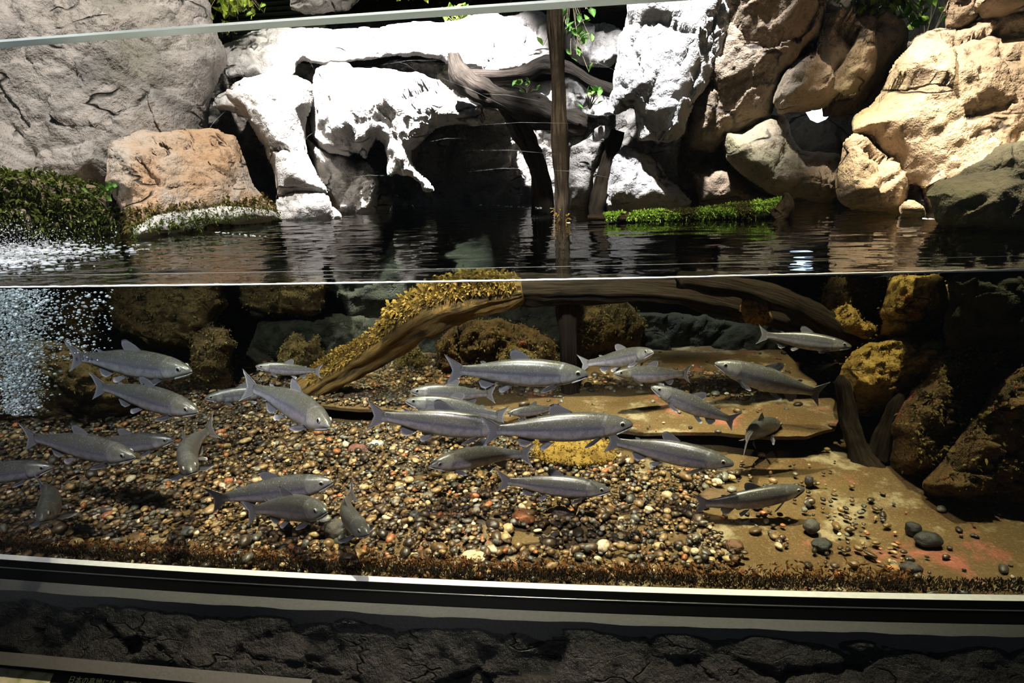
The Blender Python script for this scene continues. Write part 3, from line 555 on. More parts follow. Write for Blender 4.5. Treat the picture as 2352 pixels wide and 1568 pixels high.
# wall of the tank behind everything, above and below the water
def wallmesh(name, label, x0, x1, y, z0, z1, mat, k, amp):
    nx, nz = 130, 60; gx, gz = np.meshgrid(np.linspace(x0, x1, nx), np.linspace(z0, z1, nz), indexing='ij')
    P = np.stack([gx.ravel(), np.full(nx*nz, y), gz.ravel()], 1); f1, d1 = facets(P*3.2, k); P[:, 1] -= amp*(f1+0.8*fbm(P*2.5, k+5, 5))
    o = obj(name, mesh(name, P, [(i*nz+j, (i+1)*nz+j, (i+1)*nz+j+1, i*nz+j+1) for i in range(nx-1) for j in range(nz-1)]), M[mat]); tag(o, label, None, None, 'structure'); return o
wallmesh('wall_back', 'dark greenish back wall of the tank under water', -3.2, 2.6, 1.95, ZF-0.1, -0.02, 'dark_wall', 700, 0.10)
o = obj('wall_garden', mesh('wall_garden', *box((-1.4, 3.7, 1.0), (4.4, 0.1, 3.0)), smooth=False), M['dark_wall']); tag(o, 'dark wall far behind the rocks above the pane', None, None, 'structure')
for nm, lb, x in (('wall_right', 'dark end wall of the tank at the right', 2.05), ('wall_left', 'dark end wall of the tank at the left', -3.2)):
    o = obj(nm, mesh(nm, *box((x, 1.9, 0.4), (0.1, 3.7, 2.4)), smooth=False), M['dark_wall']); tag(o, lb, None, None, 'structure')
# far pale wall and green corrugated wall beyond the rocks
o = obj('wall_far', mesh('wall_far', *box((2.4, 3.6, 1.0), (3.4, 0.1, 3.0)), smooth=False), M['pale_wall']); tag(o, 'pale far wall behind the shrub at the top right', None, None, 'structure')
cw = empty('corrugated_wall', (-1.6, 3.4, 0.8)); tag(cw, 'dark green corrugated metal wall seen above the pane', None, None, 'structure')
pl = at_y(632, 10, 3.4)
ribm = mesh('corrugation', *tube([(-0.35, 0, 0), (0, 0, 0), (0.35, 0, 0)], [0.016]*3, 8))
for j in range(16):
    r_ = obj('corrugation', ribm, M['green_metal'], cw); r_.location = (pl[0]+1.6, pl[1]-3.4, pl[2]-0.8-0.3+j*0.034)
obj('backing_sheet', mesh('backing_sheet', *box((pl[0]+1.6, 0.02, pl[2]-0.8), (0.7, 0.02, 0.6)), smooth=False), M['green_metal'], cw)

# bluish self-lit plate for the bright patch in the small cave
hl = NT('glow_patch_mat'); M['patch_glow'] = hl.out(hl.n('Emission', {0: (0.62, 0.80, 1.0, 1), 1: 3.2}))
c = at_y(1885, 256, 1.80)
wv = np.array([(-0.058, 0, 0.034), (0.054, 0, 0.038), (0.054, 0, 0.004), (0.026, 0, -0.034), (-0.004, 0, -0.046), (-0.034, 0, -0.032), (-0.056, 0, 0.0)])
n = len(wv); V = np.concatenate([wv+c, wv+c+np.array([0, 0.02, 0])])
o = obj('glow_patch', mesh('glow_patch', V, [tuple(range(n)), tuple(range(2*n-1, n-1, -1))]+[(i, (i+1) % n, n+(i+1) % n, n+i) for i in range(n)], smooth=False), M['patch_glow'])
tag(o, 'small bluish white glowing patch inside the square cave', None, None, 'structure')

# ------------------------------------------------------------------ wood
def log(name, label, px, mat, k, seg=26, rough=0.22, cat='log', group=None, flute=0.25, freq=9.0):
    """px rows: u, v, depth y, half thickness in pixels"""
    pts = [at_y(u, v, y) for u, v, y, _ in px]; rad = [h*pxsize(p) for p, (_, _, _, h) in zip(pts, px)]
    V, Fc = tube(pts, rad, seg, rough, freq, k, True, flute); m = mesh(name, V, Fc)
    nl = len(V)//seg; an = np.tile(np.arange(seg)*2*math.pi/seg, nl); ln = np.repeat(np.arange(nl), seg)*0.06
    attr(m, 'grain', np.stack([np.cos(an)*4.5, np.sin(an)*4.5, ln*2.2, np.ones(len(V))], 1))
    o = obj(name, m, M[mat])
    if label: tag(recentre(o), label, cat, group)
    return o, V, seg
biglog, LV, lseg = log('driftwood_log', 'big arched sunken log with golden algae rising from the gravel to the surface', [(664, 926, 1.06, 16), (690, 908, 1.05, 24), (760, 862, 1.02, 31), (850, 808, 0.98, 37), (940, 745, 0.95, 44), (1010, 704, 0.92, 50), (1090, 682, 0.92, 46), (1160, 672, 0.93, 38), (1200, 666, 0.93, 24)], 'log_wood', 801, seg=34)
log('driftwood_log', 'sunken trunk with wet and shade in its dark colour, crossing behind the post just under the surface', [(1040, 676, 0.98, 34), (1150, 668, 0.98, 38), (1300, 664, 0.98, 34), (1450, 664, 1.0, 30), (1600, 680, 1.02, 30), (1740, 716, 1.05, 28), (1850, 752, 1.08, 18)], 'dark_shaded_wood', 803, seg=30)  # far part of the same log, coloured darker for wet and shade
post, PV, pseg = log('wooden_post', 'thin upright weathered post standing in the middle of the tank', [(1270, -30, 1.06, 14), (1275, 60, 1.06, 16), (1279, 150, 1.06, 15), (1284, 280, 1.06, 17), (1289, 400, 1.06, 17), (1292, 510, 1.06, 17), (1299, 620, 1.06, 18), (1304, 760, 1.06, 19), (1310, 880, 1.06, 19), (1315, 925, 1.06, 25), (1317, 948, 1.06, 34)], 'post_wood', 811, seg=22, rough=0.18, cat='post', flute=0.3)
log('driftwood_branch', 'shaded driftwood branch arching above the cave from the white rock', [(1040, 130, 1.75, 14), (1056, 170, 1.70, 22), (1100, 205, 1.66, 26), (1160, 230, 1.62, 26), (1220, 250, 1.62, 30), (1270, 270, 1.64, 34), (1340, 290, 1.7, 26)], 'branch_wood', 821, cat='branch', rough=0.3)
log('driftwood_branch', 'thin driftwood branch curving behind the post towards the grey cliff', [(1060, 172, 1.78, 13), (1140, 176, 1.78, 15), (1210, 168, 1.76, 16), (1250, 148, 1.76, 17), (1310, 162, 1.76, 16), (1360, 190, 1.76, 15), (1420, 212, 1.78, 12)], 'branch_wood', 831, cat='branch', rough=0.3)
log('driftwood_branch', 'steep dark driftwood leg dropping into the cave under the white rock', [(1150, 225, 1.66, 20), (1185, 270, 1.66, 24), (1215, 330, 1.70, 22), (1240, 400, 1.75, 20), (1250, 490, 1.8, 20)], 'dark_shaded_wood', 841, cat='branch', rough=0.3)
log('driftwood_branch', 'dark twisted root running down the right of the lit rock column', [(690, 260, 1.84, 12), (704, 300, 1.84, 16), (730, 350, 1.85, 20), (765, 410, 1.86, 26), (800, 500, 1.88, 34)], 'dark_shaded_wood', 856, cat='root', rough=0.35)
log('driftwood_branch', 'dark leaning root between the stone stub and the angular block', [(1420, 300, 1.62, 12), (1405, 350, 1.62, 16), (1385, 420, 1.62, 18), (1370, 490, 1.62, 22)], 'dark_shaded_wood', 859, cat='root', rough=0.3)
log('tree_stump', 'dark horn shaped stump in front of the golden boulder', [(1931, 862, 0.74, 5), (1934, 878, 0.74, 14), (1941, 920, 0.73, 16), (1952, 970, 0.71, 20), (1974, 1030, 0.68, 27), (1996, 1076, 0.66, 40)], 'dark_shaded_wood', 861, cat='stump', rough=0.3)
log('tree_stump', 'short dark stump branch leaning against the red algae slab', [(2072, 905, 0.66, 7), (2058, 930, 0.66, 14), (2044, 975, 0.66, 17), (2030, 1050, 0.66, 30)], 'dark_shaded_wood', 866, cat='stump', rough=0.3)
log('driftwood_log', 'dark sunken branch crossing below the surface at the right', [(1560, 640, 0.85, 20), (1680, 655, 0.9, 22), (1800, 690, 0.95, 26), (1900, 740, 1.0, 30), (1960, 790, 1.05, 26)], 'dark_shaded_wood', 871, rough=0.3)
stub, _, _ = log('branch_stub', 'reddish broken branch stub sticking out of the sunken log', [(1728, 712, 0.99, 26), (1738, 707, 0.93, 30), (1742, 706, 0.90, 24)], 'log_wood', 876, cat='branch', rough=0.6, freq=26)
log('waterlogged_stick', 'thin black stick lying on the sandy slab', [(1423, 931, 1.06, 3), (1460, 925, 1.06, 5), (1490, 924, 1.05, 6), (1520, 923, 1.05, 7)], 'dark_shaded_wood', 878, cat='stick', seg=10)
flog, FV, fseg = log('floating_log', 'moss covered half sunken log floating right of the post', [(1350, 500, 1.02, 5), (1420, 500, 1.02, 9), (1500, 499, 1.02, 12), (1600, 496, 1.02, 17), (1700, 488, 1.02, 21), (1770, 482, 1.02, 23), (1800, 480, 1.02, 24)], 'dark_shaded_wood', 881, cat='log')
ex, _, _ = log('broken_end', None, [(1776, 506, 0.99, 22), (1796, 494, 0.99, 26), (1806, 472, 0.99, 19), (1808, 456, 0.99, 11), (1803, 443, 0.99, 3)], 'dark_shaded_wood', 886)
ex.parent = flog; ex.matrix_parent_inverse = Matrix.Translation(-Vector(flog.location))

# ------------------------------------------------------------------ moss and algae
def tufts(name, pts, nrm, size, mat, parent=None, label=None, cat=None, blades=3, droop=0.3, spread=0.7, width=0.28):
    pts = np.asarray(pts); nrm = np.asarray(nrm); n = len(pts)*blades
    b = np.repeat(pts, blades, 0)+RNG.normal(0, size*0.25, (n, 3)); d = np.repeat(nrm, blades, 0)+RNG.normal(0, spread, (n, 3)); d /= np.linalg.norm(d, axis=1)[:, None]
    L = size*RNG.uniform(0.4, 1.3, n)[:, None]; s = np.cross(d, RNG.normal(0, 1, (n, 3))); s /= np.linalg.norm(s, axis=1)[:, None]; w = L*width
    g = np.array([0, 0, -1.0])*droop*L
    V = np.stack([b-s*w*0.4, b+s*w*0.4, b+d*L*0.55+s*w*0.6, b+d*L*0.55-s*w*0.6, b+d*L+g], 1).reshape(-1, 3)
    i = np.arange(n)*5; Fc = [(a, a+1, a+2, a+3) for a in i]+[(a+3, a+2, a+4) for a in i]
    o_ = obj(name, mesh(name, V, Fc, smooth=False), M[mat]); t = np.repeat(np.clip(RNG.normal(0.5, 0.25, n), 0, 1), 5); attr(o_.data, 'tint', np.stack([t, t, t, t*0+1], 1))
    o_['kind'] = 'stuff'
    if parent: o_.parent = parent; o_.matrix_parent_inverse = Matrix.Translation(-Vector(parent.location))
    if label: tag(o_, label, cat, None, 'stuff')
    return o_
def on_surface(o, n, facing=(0, -0.4, 0.9), lim=0.25, zmax=9, zmin=-9, box_=None):
    m = o.data; m.update(); nv = len(m.vertices); c = np.empty(nv*3); m.vertices.foreach_get('co', c); c = c.reshape(-1, 3)+np.array(o.location)
    N = np.empty(nv*3); m.vertices.foreach_get('normal', N); N = N.reshape(-1, 3)
    k = (N@np.array(facing) > lim) & (c[:, 2] < zmax) & (c[:, 2] > zmin)
    if box_ is not None: k &= (c[:, 0] > box_[0]) & (c[:, 0] < box_[1])
    ii = np.flatnonzero(k)
    if len(ii) == 0: return np.zeros((0, 3)), np.zeros((0, 3))
    j = RNG.choice(ii, n); return c[j]+RNG.normal(0, 0.004, (n, 3)), N[j]
def tube_surface(V, seg, n, i0, i1, upness=0.2):
    nl = len(V)//seg; R3 = V.reshape(nl, seg, 3); C = R3.mean(1, keepdims=True); N = R3-C; N /= np.linalg.norm(N, axis=2)[..., None]
    k = np.zeros((nl, seg), bool); k[int(i0*nl):int(i1*nl)] = True; k &= (N[..., 2]-0.25*N[..., 1] > upness); k[-1] = False
    ii = np.flatnonzero(k.ravel()); j = RNG.choice(ii, n); a = RNG.uniform(0, 1, n)[:, None]; nxt = np.minimum(j+seg, len(V)-1)
    return V[j]*(1-a)+V[nxt]*a, N.reshape(-1, 3)[j]
p, nn = tube_surface(LV, lseg, 2600, 0.22, 0.95, 0.45); tufts('algae_tufts', p, nn, 0.016, 'algae', biglog)
p, nn = tube_surface(LV, lseg, 700, 0.45, 0.85, 0.65); tufts('algae_fringe', p, nn, 0.030, 'algae', biglog, spread=0.5)
p, nn = tube_surface(PV, pseg, 500, 0.93, 1.0, -2); tufts('algae_tufts', p, nn*np.array([1, 1, 0.2])+np.array([0, 0, 0.3]), 0.026, 'brown_moss', post)
p, nn = tube_surface(PV, pseg, 60, 0.47, 0.53, -2); tufts('moss_tufts', p, nn, 0.014, 'algae', post)
p, nn = tube_surface(FV, fseg, 5200, 0.10, 0.95, 0.0); kk = fbm(p*16, 990, 3) > -0.12; tufts('moss_tufts', p[kk], nn[kk], 0.010, 'bright_moss', flog, droop=0.1)
p, nn = tube_surface(FV, fseg, 2000, 0.40, 0.97, -0.2); tufts('dry_moss', p, nn, 0.008, 'moss', flog, droop=0.2)
for o in list(COL.objects):
    if o.get('group') == SUB:
        mat = {'gold_rock': 'algae', 'dark_wall': 'dark_algae'}.get(o.data.materials[0].name, 'brown_moss')
        p, nn = on_surface(o, 900 if mat == 'brown_moss' else 350, (0, -0.5, 0.8), 0.1)
        if len(p): tufts('algae_tufts', p, nn, 0.011 if mat == 'brown_moss' else 0.007, mat, o, blades=2, width=0.4)
# green mossy bank on the left
moss = rock('moss_bank', 'green mossy bank above the splashing water at the left', 'moss', [(-360, 392), (60, 398), (200, 420), (238, 442), (290, 482), (332, 532), (300, 556), (100, 560), (-360, 565)], 0.90, 0.12, 'brown_rock', 901, fine=0.03, lean=0.12, yu=0.7, blobby=True)
p, nn = on_surface(moss, 5200, (0.1, -0.6, 0.7), 0.0); tufts('moss_tufts', p, nn, 0.024, 'moss', moss, blades=3)
rr = [o for o in COL.objects if o.get('label', '').startswith('orange brown')][0]
p, nn = on_surface(rr, 420, (0, -0.6, 0.7), 0.2, zmax=0.11, box_=(-1.75, -1.25)); tufts('moss_tufts', p, nn, 0.020, 'brown_moss', rr)
rr = [o for o in COL.objects if o.get('label', '').startswith('low pale rock rim')][0]
p, nn = on_surface(rr, 1100, (0, -0.6, 0.5), 0.0); tufts('moss_tufts', p, nn, 0.014, 'moss', rr)
# dark fuzzy algae line along the bottom of the pane, rust algae behind it
xs = RNG.uniform(-2.1, 1.6, 11500); p = np.stack([xs, 0.004+bow(xs)+RNG.uniform(0, 0.03, 11500), ZF+0.018+RNG.uniform(-0.01, 0.008, 11500)], 1)
tufts('algae_fringe', p, np.tile([0, -0.1, 1.0], (11500, 1)), 0.008, 'dark_algae', None, 'fuzzy dark algae fringe along the bottom edge of the pane', 'algae', 2, 0.0, 0.35)
xs = RNG.uniform(-1.7, 0.75, 2600); yy = np.abs(RNG.normal(0, 0.022, 2600)); p = np.stack([xs, 0.03+bow(xs)+yy, ZF+0.016+RNG.uniform(0, 0.008, 2600)], 1)
tufts('algae_mat', p, np.tile([0, -0.2, 0.6], (2600, 1)), 0.012, 'rust_algae', None, 'rusty brown algae mat on the gravel close to the pane', 'algae', 2, 0.2, 0.9)
# ------------------------------------------------------------------ gravel
def ico(level):
    t = (1+5**0.5)/2
    V = [(-1, t, 0), (1, t, 0), (-1, -t, 0), (1, -t, 0), (0, -1, t), (0, 1, t), (0, -1, -t), (0, 1, -t), (t, 0, -1), (t, 0, 1), (-t, 0, -1), (-t, 0, 1)]
    Fc = [(0, 11, 5), (0, 5, 1), (0, 1, 7), (0, 7, 10), (0, 10, 11), (1, 5, 9), (5, 11, 4), (11, 10, 2), (10, 7, 6), (7, 1, 8), (3, 9, 4), (3, 4, 2), (3, 2, 6), (3, 6, 8), (3, 8, 9), (4, 9, 5), (2, 4, 11), (6, 2, 10), (8, 6, 7), (9, 8, 1)]
    V = [np.array(v)/np.linalg.norm(v) for v in V]
    for _ in range(level):
        mid, nf = {}, []
        def m_(a, b):
            k = (min(a, b), max(a, b))
            if k not in mid: v = V[a]+V[b]; V.append(v/np.linalg.norm(v)); mid[k] = len(V)-1
            return mid[k]
        for a, b, c in Fc:
            x, y, z = m_(a, b), m_(b, c), m_(c, a); nf += [(a, x, z), (b, y, x), (c, z, y), (x, y, z)]
        Fc = nf
    return np.array(V), np.array(Fc)
I0, I1, I3 = ico(0), ico(1), ico(3)
def proj(p):
    q = p-CAM; z = q@fw; return 1176+F*(q@rt)/z, 784-F*(q@up)/z, z
def inside(poly, u, v):
    r = np.zeros(len(u), bool); P_ = np.asarray(poly, float)
    for a, b in zip(P_, np.roll(P_, -1, 0)):
        if a[1] != b[1]: r ^= (v > min(a[1], b[1])) & (v <= max(a[1], b[1])) & (u < a[0]+(v-a[1])*(b[0]-a[0])/(b[1]-a[1]))
    return r
BED = at_z(*np.array([(-150, 950), (150, 945), (300, 935), (420, 908), (560, 895), (665, 932), (760, 946), (1000, 962), (1130, 975), (1240, 990), (1330, 1015), (1420, 1045), (1520, 1075), (1700, 1090), (1610, 1160), (1650, 1225), (1720, 1290), (1560, 1330), (1176, 1340), (0, 1300), (-90, 1300)], float).T, ZF)[:, :2]
BACK = at_z(*np.array([(690, 925), (800, 850), (900, 820), (1290, 820), (1300, 915), (1120, 905), (960, 945)], float).T, ZS)[:, :2]
BACK2 = at_z(*np.array([(1330, 900), (1340, 860), (1760, 850), (1840, 900), (1700, 920), (1500, 895)], float).T, ZS)[:, :2]
SLAB = np.concatenate([ep[:, :2], [[ep[-1, 0], 2.0], [ep[0, 0], 2.0]]])
BARE = [at_z(u, v, ZF)[:2].tolist()+[r] for u, v, r in ((1218, 1240, 0.050), (1560, 1245, 0.030), (1480, 1085, 0.03), (1540, 1100, 0.03), (880, 1270, 0.02), (1430, 1180, 0.02))]
n = 100000
X = np.stack([RNG.uniform(-2.5, 1.7, n), RNG.uniform(0.015, 1.75, n)], 1)
cl = fbm(np.concatenate([X*3.1, np.zeros((n, 1))], 1), 950, 4)
inb, ins_, b1, b2 = inside(BED, X[:, 0], X[:, 1]), inside(SLAB, X[:, 0], X[:, 1]), inside(BACK, X[:, 0], X[:, 1]), inside(BACK2, X[:, 0], X[:, 1])
dens = np.where(inb, 0.90, np.clip(0.07+0.30*(cl-0.05), 0.02, 0.30))
dens = np.where(ins_, np.where(b1, 0.75, np.where(b2, 0.45, 0.022)), dens)
left_far = (X[:, 0] < -1.0) & (X[:, 1] > 0.9) & ~ins_; dens = np.where(left_far, 0.5, dens)
for bx_, by_, br in BARE: dens = np.where((X[:, 0]-bx_)**2+((X[:, 1]-by_)*1.2)**2 < br*br*(1+0.6*cl), 0.05, dens)
dens = np.where((X[:, 0] < -1.9-0.6*X[:, 1]) | (X[:, 0] > 1.62), 0.0, dens)
keep = RNG.uniform(0, 1, n) < dens*0.44; X = X[keep]; inb = inb[keep]; ins_ = ins_[keep]; n = len(X)
a = np.clip(0.0071*np.exp(RNG.normal(0, 0.36, n)), 0.0036, 0.020); sx, sy, sz = a*RNG.uniform(0.9, 1.25, n), a*RNG.uniform(0.65, 1.0, n), a*RNG.uniform(0.42, 0.75, n)
z = np.where(ins_, ZS, ZF)+sz*0.7+np.where(inb, np.abs(RNG.normal(0.004, 0.007, n)), 0)
yaw = RNG.uniform(0, 2*math.pi, n); tx = RNG.normal(0, 0.22, n); tint = RNG.uniform(0, 1, n)
PB = [I1[0]*(1+0.13*fbm(I1[0]*1.3+k*7.7, 960+k, 3))[:, None] for k in range(6)]
u, v, dz = proj(np.stack([X[:, 0], X[:, 1], z], 1)); seen = (u > 10) & (u < 2340) & (v > 700) & (v < 1340)
order = np.argsort(-(sx*sy)**0.5/dz*np.where(seen, 1, 0)*np.where(inb & (z < ZF+0.016), 0.4, 1)); top = order[:300]; rest = np.setdiff1d(np.arange(n), top)
V = np.empty((len(rest), 42, 3)); cz, szn = np.cos(yaw), np.sin(yaw)
for k in range(6):
    j = np.flatnonzero(rest % 6 == k); r_ = rest[j]; q = PB[k][None]*np.stack([sx[r_], sy[r_], sz[r_]], 1)[:, None]
    t = tx[r_][:, None]; q = np.stack([q[..., 0], q[..., 1]*np.cos(t)-q[..., 2]*np.sin(t), q[..., 1]*np.sin(t)+q[..., 2]*np.cos(t)], 2)
    c_, s_ = cz[r_][:, None], szn[r_][:, None]
    V[j] = np.stack([q[..., 0]*c_-q[..., 1]*s_+X[r_, 0][:, None], q[..., 0]*s_+q[..., 1]*c_+X[r_, 1][:, None], q[..., 2]+z[r_][:, None]], 2)
Fc = (I1[1][None]+(np.arange(len(rest))*42)[:, None, None]).reshape(-1, 3)
gm = bpy.data.meshes.new('gravel'); nv, nf = len(rest)*42, len(Fc)
gm.vertices.add(nv); gm.vertices.foreach_set('co', V.ravel()); gm.loops.add(nf*3); gm.loops.foreach_set('vertex_index', Fc.ravel().astype(np.int32))
gm.polygons.add(nf); gm.polygons.foreach_set('loop_start', np.arange(nf, dtype=np.int32)*3); gm.polygons.foreach_set('use_smooth', np.ones(nf, bool)); gm.update(calc_edges=True)
t = np.repeat(tint[rest], 42); attr(gm, 'tint', np.stack([t, t, t, t*0+1], 1))
tag(obj('gravel', gm, M['gravel']), 'bed of small mixed brown, grey and cream river gravel on the tank floor', 'gravel', None, 'stuff')
PM = [mesh('pebble', PB[k], I1[1]) for k in range(6)]
for m_ in PM: m_.materials.append(M['pebble'])
for j in top:
    o = obj('pebble', PM[j % 6]); o.location = (X[j, 0], X[j, 1], z[j]); o.scale = (sx[j], sy[j], sz[j]); o.rotation_euler = (tx[j], 0, yaw[j])
    tag(o, 'rounded river pebble lying loose on the tank floor', 'pebble', 'larger loose pebbles of the gravel bed')
print('pebbles', n)
def stone(label, u, v, wpx, hpx, dpt, col, k, zb=ZF, name='stone', mat=None, rot=0.0):
    c = at_z(u, v, zb); s = pxsize(c); m = mesh(name, I3[0]*(1+0.16*fbm(I3[0]*1.1+k, k, 4))[:, None]*np.array([wpx*s, dpt*wpx*s, hpx*s])+np.array([0, 0, hpx*s*0.55]), I3[1])
    o = obj(name, m, mat or rock_mat('stone_'+str(k), col, tuple(x*1.3 for x in col), tuple(x*0.6 for x in col), sc=6.0, bump=0.35, rough=0.5))
    o.location = c; o.rotation_euler = (0, 0, rot); return tag(o, label, 'stone')
fs_ = stone('flat yellow green mossy stone below the big middle fish', 1320, 1046, 104, 24, 0.62, None, 3, mat=M['gold_rock'])
p, nn = on_surface(fs_, 1200, (0, -0.3, 0.9), 0.1); tufts('moss_tufts', p, nn, 0.007, 'algae', fs_, blades=2, width=0.5)
stone('pale oblong pebble lying near the pane at the bottom middle', 1092, 1286, 36, 13, 0.55, (0.42, 0.33, 0.19), 5)
stone('dark round stone beside the fish swimming towards the viewer', 772, 1228, 29, 25, 0.9, (0.045, 0.04, 0.03), 6)
stone('orange brown stone in the middle of the gravel', 1204, 1196, 24, 18, 0.8, (0.24, 0.09, 0.03), 7)
stone('dark brown stone right of the orange brown stone', 1290, 1192, 22, 20, 0.9, (0.05, 0.035, 0.02), 8)
stone('reddish brown flat stone on the left of the flat mossy stone', 822, 1040, 22, 14, 0.6, (0.13, 0.05, 0.03), 9)
stone('brown stone under the tail of the lower right fish', 1640, 1150, 36, 16, 0.7, (0.10, 0.06, 0.025), 10)
stone('large black stone on the bare floor at the lower right', 2132, 1248, 28, 18, 0.8, (0.02, 0.02, 0.016), 11)
stone('round black stone left of the large black stone on the bare floor', 2096, 1222, 18, 17, 0.9, (0.02, 0.02, 0.018), 12)
stone('grey brown stone on the bare floor below the lower right fish', 1862, 1216, 18, 17, 0.9, (0.05, 0.045, 0.035), 13)
stone('dark lumpy stone in the gravel near the bottom right', 1888, 1256, 22, 14, 0.8, (0.03, 0.03, 0.024), 14)
stone('rounded brown stone at the right end of the gravel', 1688, 1260, 20, 14, 0.9, (0.12, 0.06, 0.03), 15)
stone('dark stone near the pane on the bare floor, right of the orange pebble', 2092, 1312, 24, 14, 0.7, (0.035, 0.03, 0.025), 16)
stone('orange pebble near the pane on the bare floor', 2052, 1308, 16, 8, 0.7, (0.30, 0.15, 0.05), 17)
stone('pale grey flat stone under the tail of the second middle fish', 862, 1024, 20, 9, 0.7, (0.30, 0.32, 0.27), 18)
stone('bright red pebble in the middle of the gravel', 1059, 1122, 9, 7, 0.9, (0.50, 0.06, 0.04), 19)
stone('upright dark pebble ahead of the lower right fish', 1857, 1112, 10, 15, 0.9, (0.04, 0.035, 0.03), 20)

# ------------------------------------------------------------------ fish
def interp(s, tab): t = np.array(tab); return np.interp(s, t[:, 0], t[:, 1])
def smooth_interp(s, tab):
    t = np.array(tab); xs_ = np.linspace(t[0, 0], t[-1, 0], 240); y = np.interp(xs_, t[:, 0], t[:, 1])
    for _ in range(3): y[1:-1] = 0.25*y[:-2]+0.5*y[1:-1]+0.25*y[2:]
    return np.interp(s, xs_, y)
TOP = [(0, 0.004), (0.006, 0.015), (0.02, 0.026), (0.05, 0.041), (0.10, 0.060), (0.2, 0.083), (0.3, 0.094), (0.4, 0.097), (0.5, 0.092), (0.6, 0.079), (0.7, 0.060), (0.78, 0.045), (0.84, 0.038), (0.89, 0.036)]
BOT = [(0, 0.002), (0.006, 0.008), (0.02, 0.013), (0.05, 0.023), (0.085, 0.045), (0.12, 0.064), (0.2, 0.086), (0.3, 0.099), (0.4, 0.104), (0.5, 0.100), (0.6, 0.086), (0.7, 0.064), (0.78, 0.047), (0.84, 0.039), (0.89, 0.036)]
WID = [(0, 0.004), (0.006, 0.013), (0.02, 0.022), (0.05, 0.033), (0.1, 0.045), (0.2, 0.058), (0.3, 0.063), (0.4, 0.063), (0.5, 0.058), (0.6, 0.048), (0.7, 0.034), (0.8, 0.019), (0.86, 0.010), (0.89, 0.006)]
RS = np.concatenate([np.linspace(0, 0.06, 10)[:-1], np.linspace(0.06, 0.26, 26)[:-1], np.linspace(0.26, 0.89, 30)]); SEG = 28
def body_local():
    V, P_ = [], []
    for s in RS:
        tp, bt, wd = smooth_interp(s, TOP), smooth_interp(s, BOT), smooth_interp(s, WID)
        for j in range(SEG):
            an = 2*math.pi*j/SEG; c_, s_ = math.cos(an), math.sin(an)
            zz = (tp if s_ > 0 else bt)*math.copysign(abs(s_)**0.92, s_); yy = wd*math.copysign(abs(c_)**0.86, c_)
            g = (zz+0.104)/0.201
            edge_ = 0.205-0.030*(zz/0.08)**2                                                # back edge of the gill cover
            if 0.09 < s < edge_: yy *= 1+0.075*min(1, (s-0.09)/0.05); zz *= 1+0.02*min(1, (s-0.09)/0.05)
            V.append((s, yy, zz)); P_.append((s+0.030*(zz/0.08)**2 if 0.14 < s < 0.25 else s, np.clip(0.5+0.5*(zz/(tp if s_ > 0 else bt)), 0, 1), 0, 1))
    V.append((-0.002, 0, 0.006)); P_.append((0, 0.6, 0, 1)); V.append((0.893, 0, 0)); P_.append((0.89, 0.5, 0, 1))
    nr = len(RS); Fc = [(i*SEG+j, i*SEG+(j+1) % SEG, (i+1)*SEG+(j+1) % SEG, (i+1)*SEG+j) for i in range(nr-1) for j in range(SEG)]
    Fc += [(nr*SEG, (j+1) % SEG, j) for j in range(SEG)]+[(nr*SEG+1, (nr-1)*SEG+j, (nr-1)*SEG+(j+1) % SEG) for j in range(SEG)]
    return np.array(V), Fc, np.array(P_)
BODY = body_local()
def jaw_local():
    V, Fc = [], []; ss = np.linspace(0.004, 0.115, 12)
    for s in ss:
        t = (s-0.004)/0.111; zt = -(0.010+0.033*t); zb = -np.interp(t, [0, 0.08, 0.35, 0.75, 1], [0.0135, 0.022, 0.038, 0.056, 0.064]); w = np.interp(t, [0, 0.08, 0.4, 1], [0.006, 0.013, 0.027, 0.041])
        for j in range(12):
            an = 2*math.pi*j/12; V.append((s-0.002, w*math.cos(an), (zt+zb)/2+(zt-zb)/2*math.sin(an)))
    Fc = [(i*12+j, i*12+(j+1) % 12, (i+1)*12+(j+1) % 12, (i+1)*12+j) for i in range(11) for j in range(12)]+[tuple(range(12))[::-1], tuple(11*12+j for j in range(12))]
    V = np.array(V); return V, Fc, np.stack([np.full(len(V), 0.1), np.full(len(V), 0.22), V[:, 0]*0, V[:, 0]*0+1], 1)
JAW = jaw_local()
def fin_local(base, tip, th=0.0022, rows=6, cols=10, out=None):
    base, tip = densify(np.array(base, float), cols), densify(np.array(tip, float), cols); V, P_ = [], []
    nrm = np.cross(base[-1]-base[0], tip[cols//2]-base[cols//2]); nrm /= np.linalg.norm(nrm)
    for sgn in (1, -1):
        for r in range(rows):
            t = r/(rows-1)
            for c_ in range(cols):
                ripple = 0.0012*math.sin(c_*2.1)*t
                V.append(base[c_]*(1-t)+tip[c_]*t+nrm*(sgn*th*(1-0.85*t)+ripple)); P_.append((c_/(cols-1), t, 0, 1))
    n = rows*cols; Fc = []
    for r in range(rows-1):
        for c_ in range(cols-1):
            q = (r*cols+c_, r*cols+c_+1, (r+1)*cols+c_+1, (r+1)*cols+c_); Fc += [q, tuple(x+n for x in q[::-1])]
    ring = [c_ for c_ in range(cols)]+[r*cols+cols-1 for r in range(1, rows)]+[(rows-1)*cols+c_ for c_ in range(cols-2, -1, -1)]+[r*cols for r in range(rows-2, 0, -1)]
    Fc += [(ring[i], ring[(i+1) % len(ring)], ring[(i+1) % len(ring)]+n, ring[i]+n) for i in range(len(ring))]
    return np.array(V), Fc, np.array(P_)
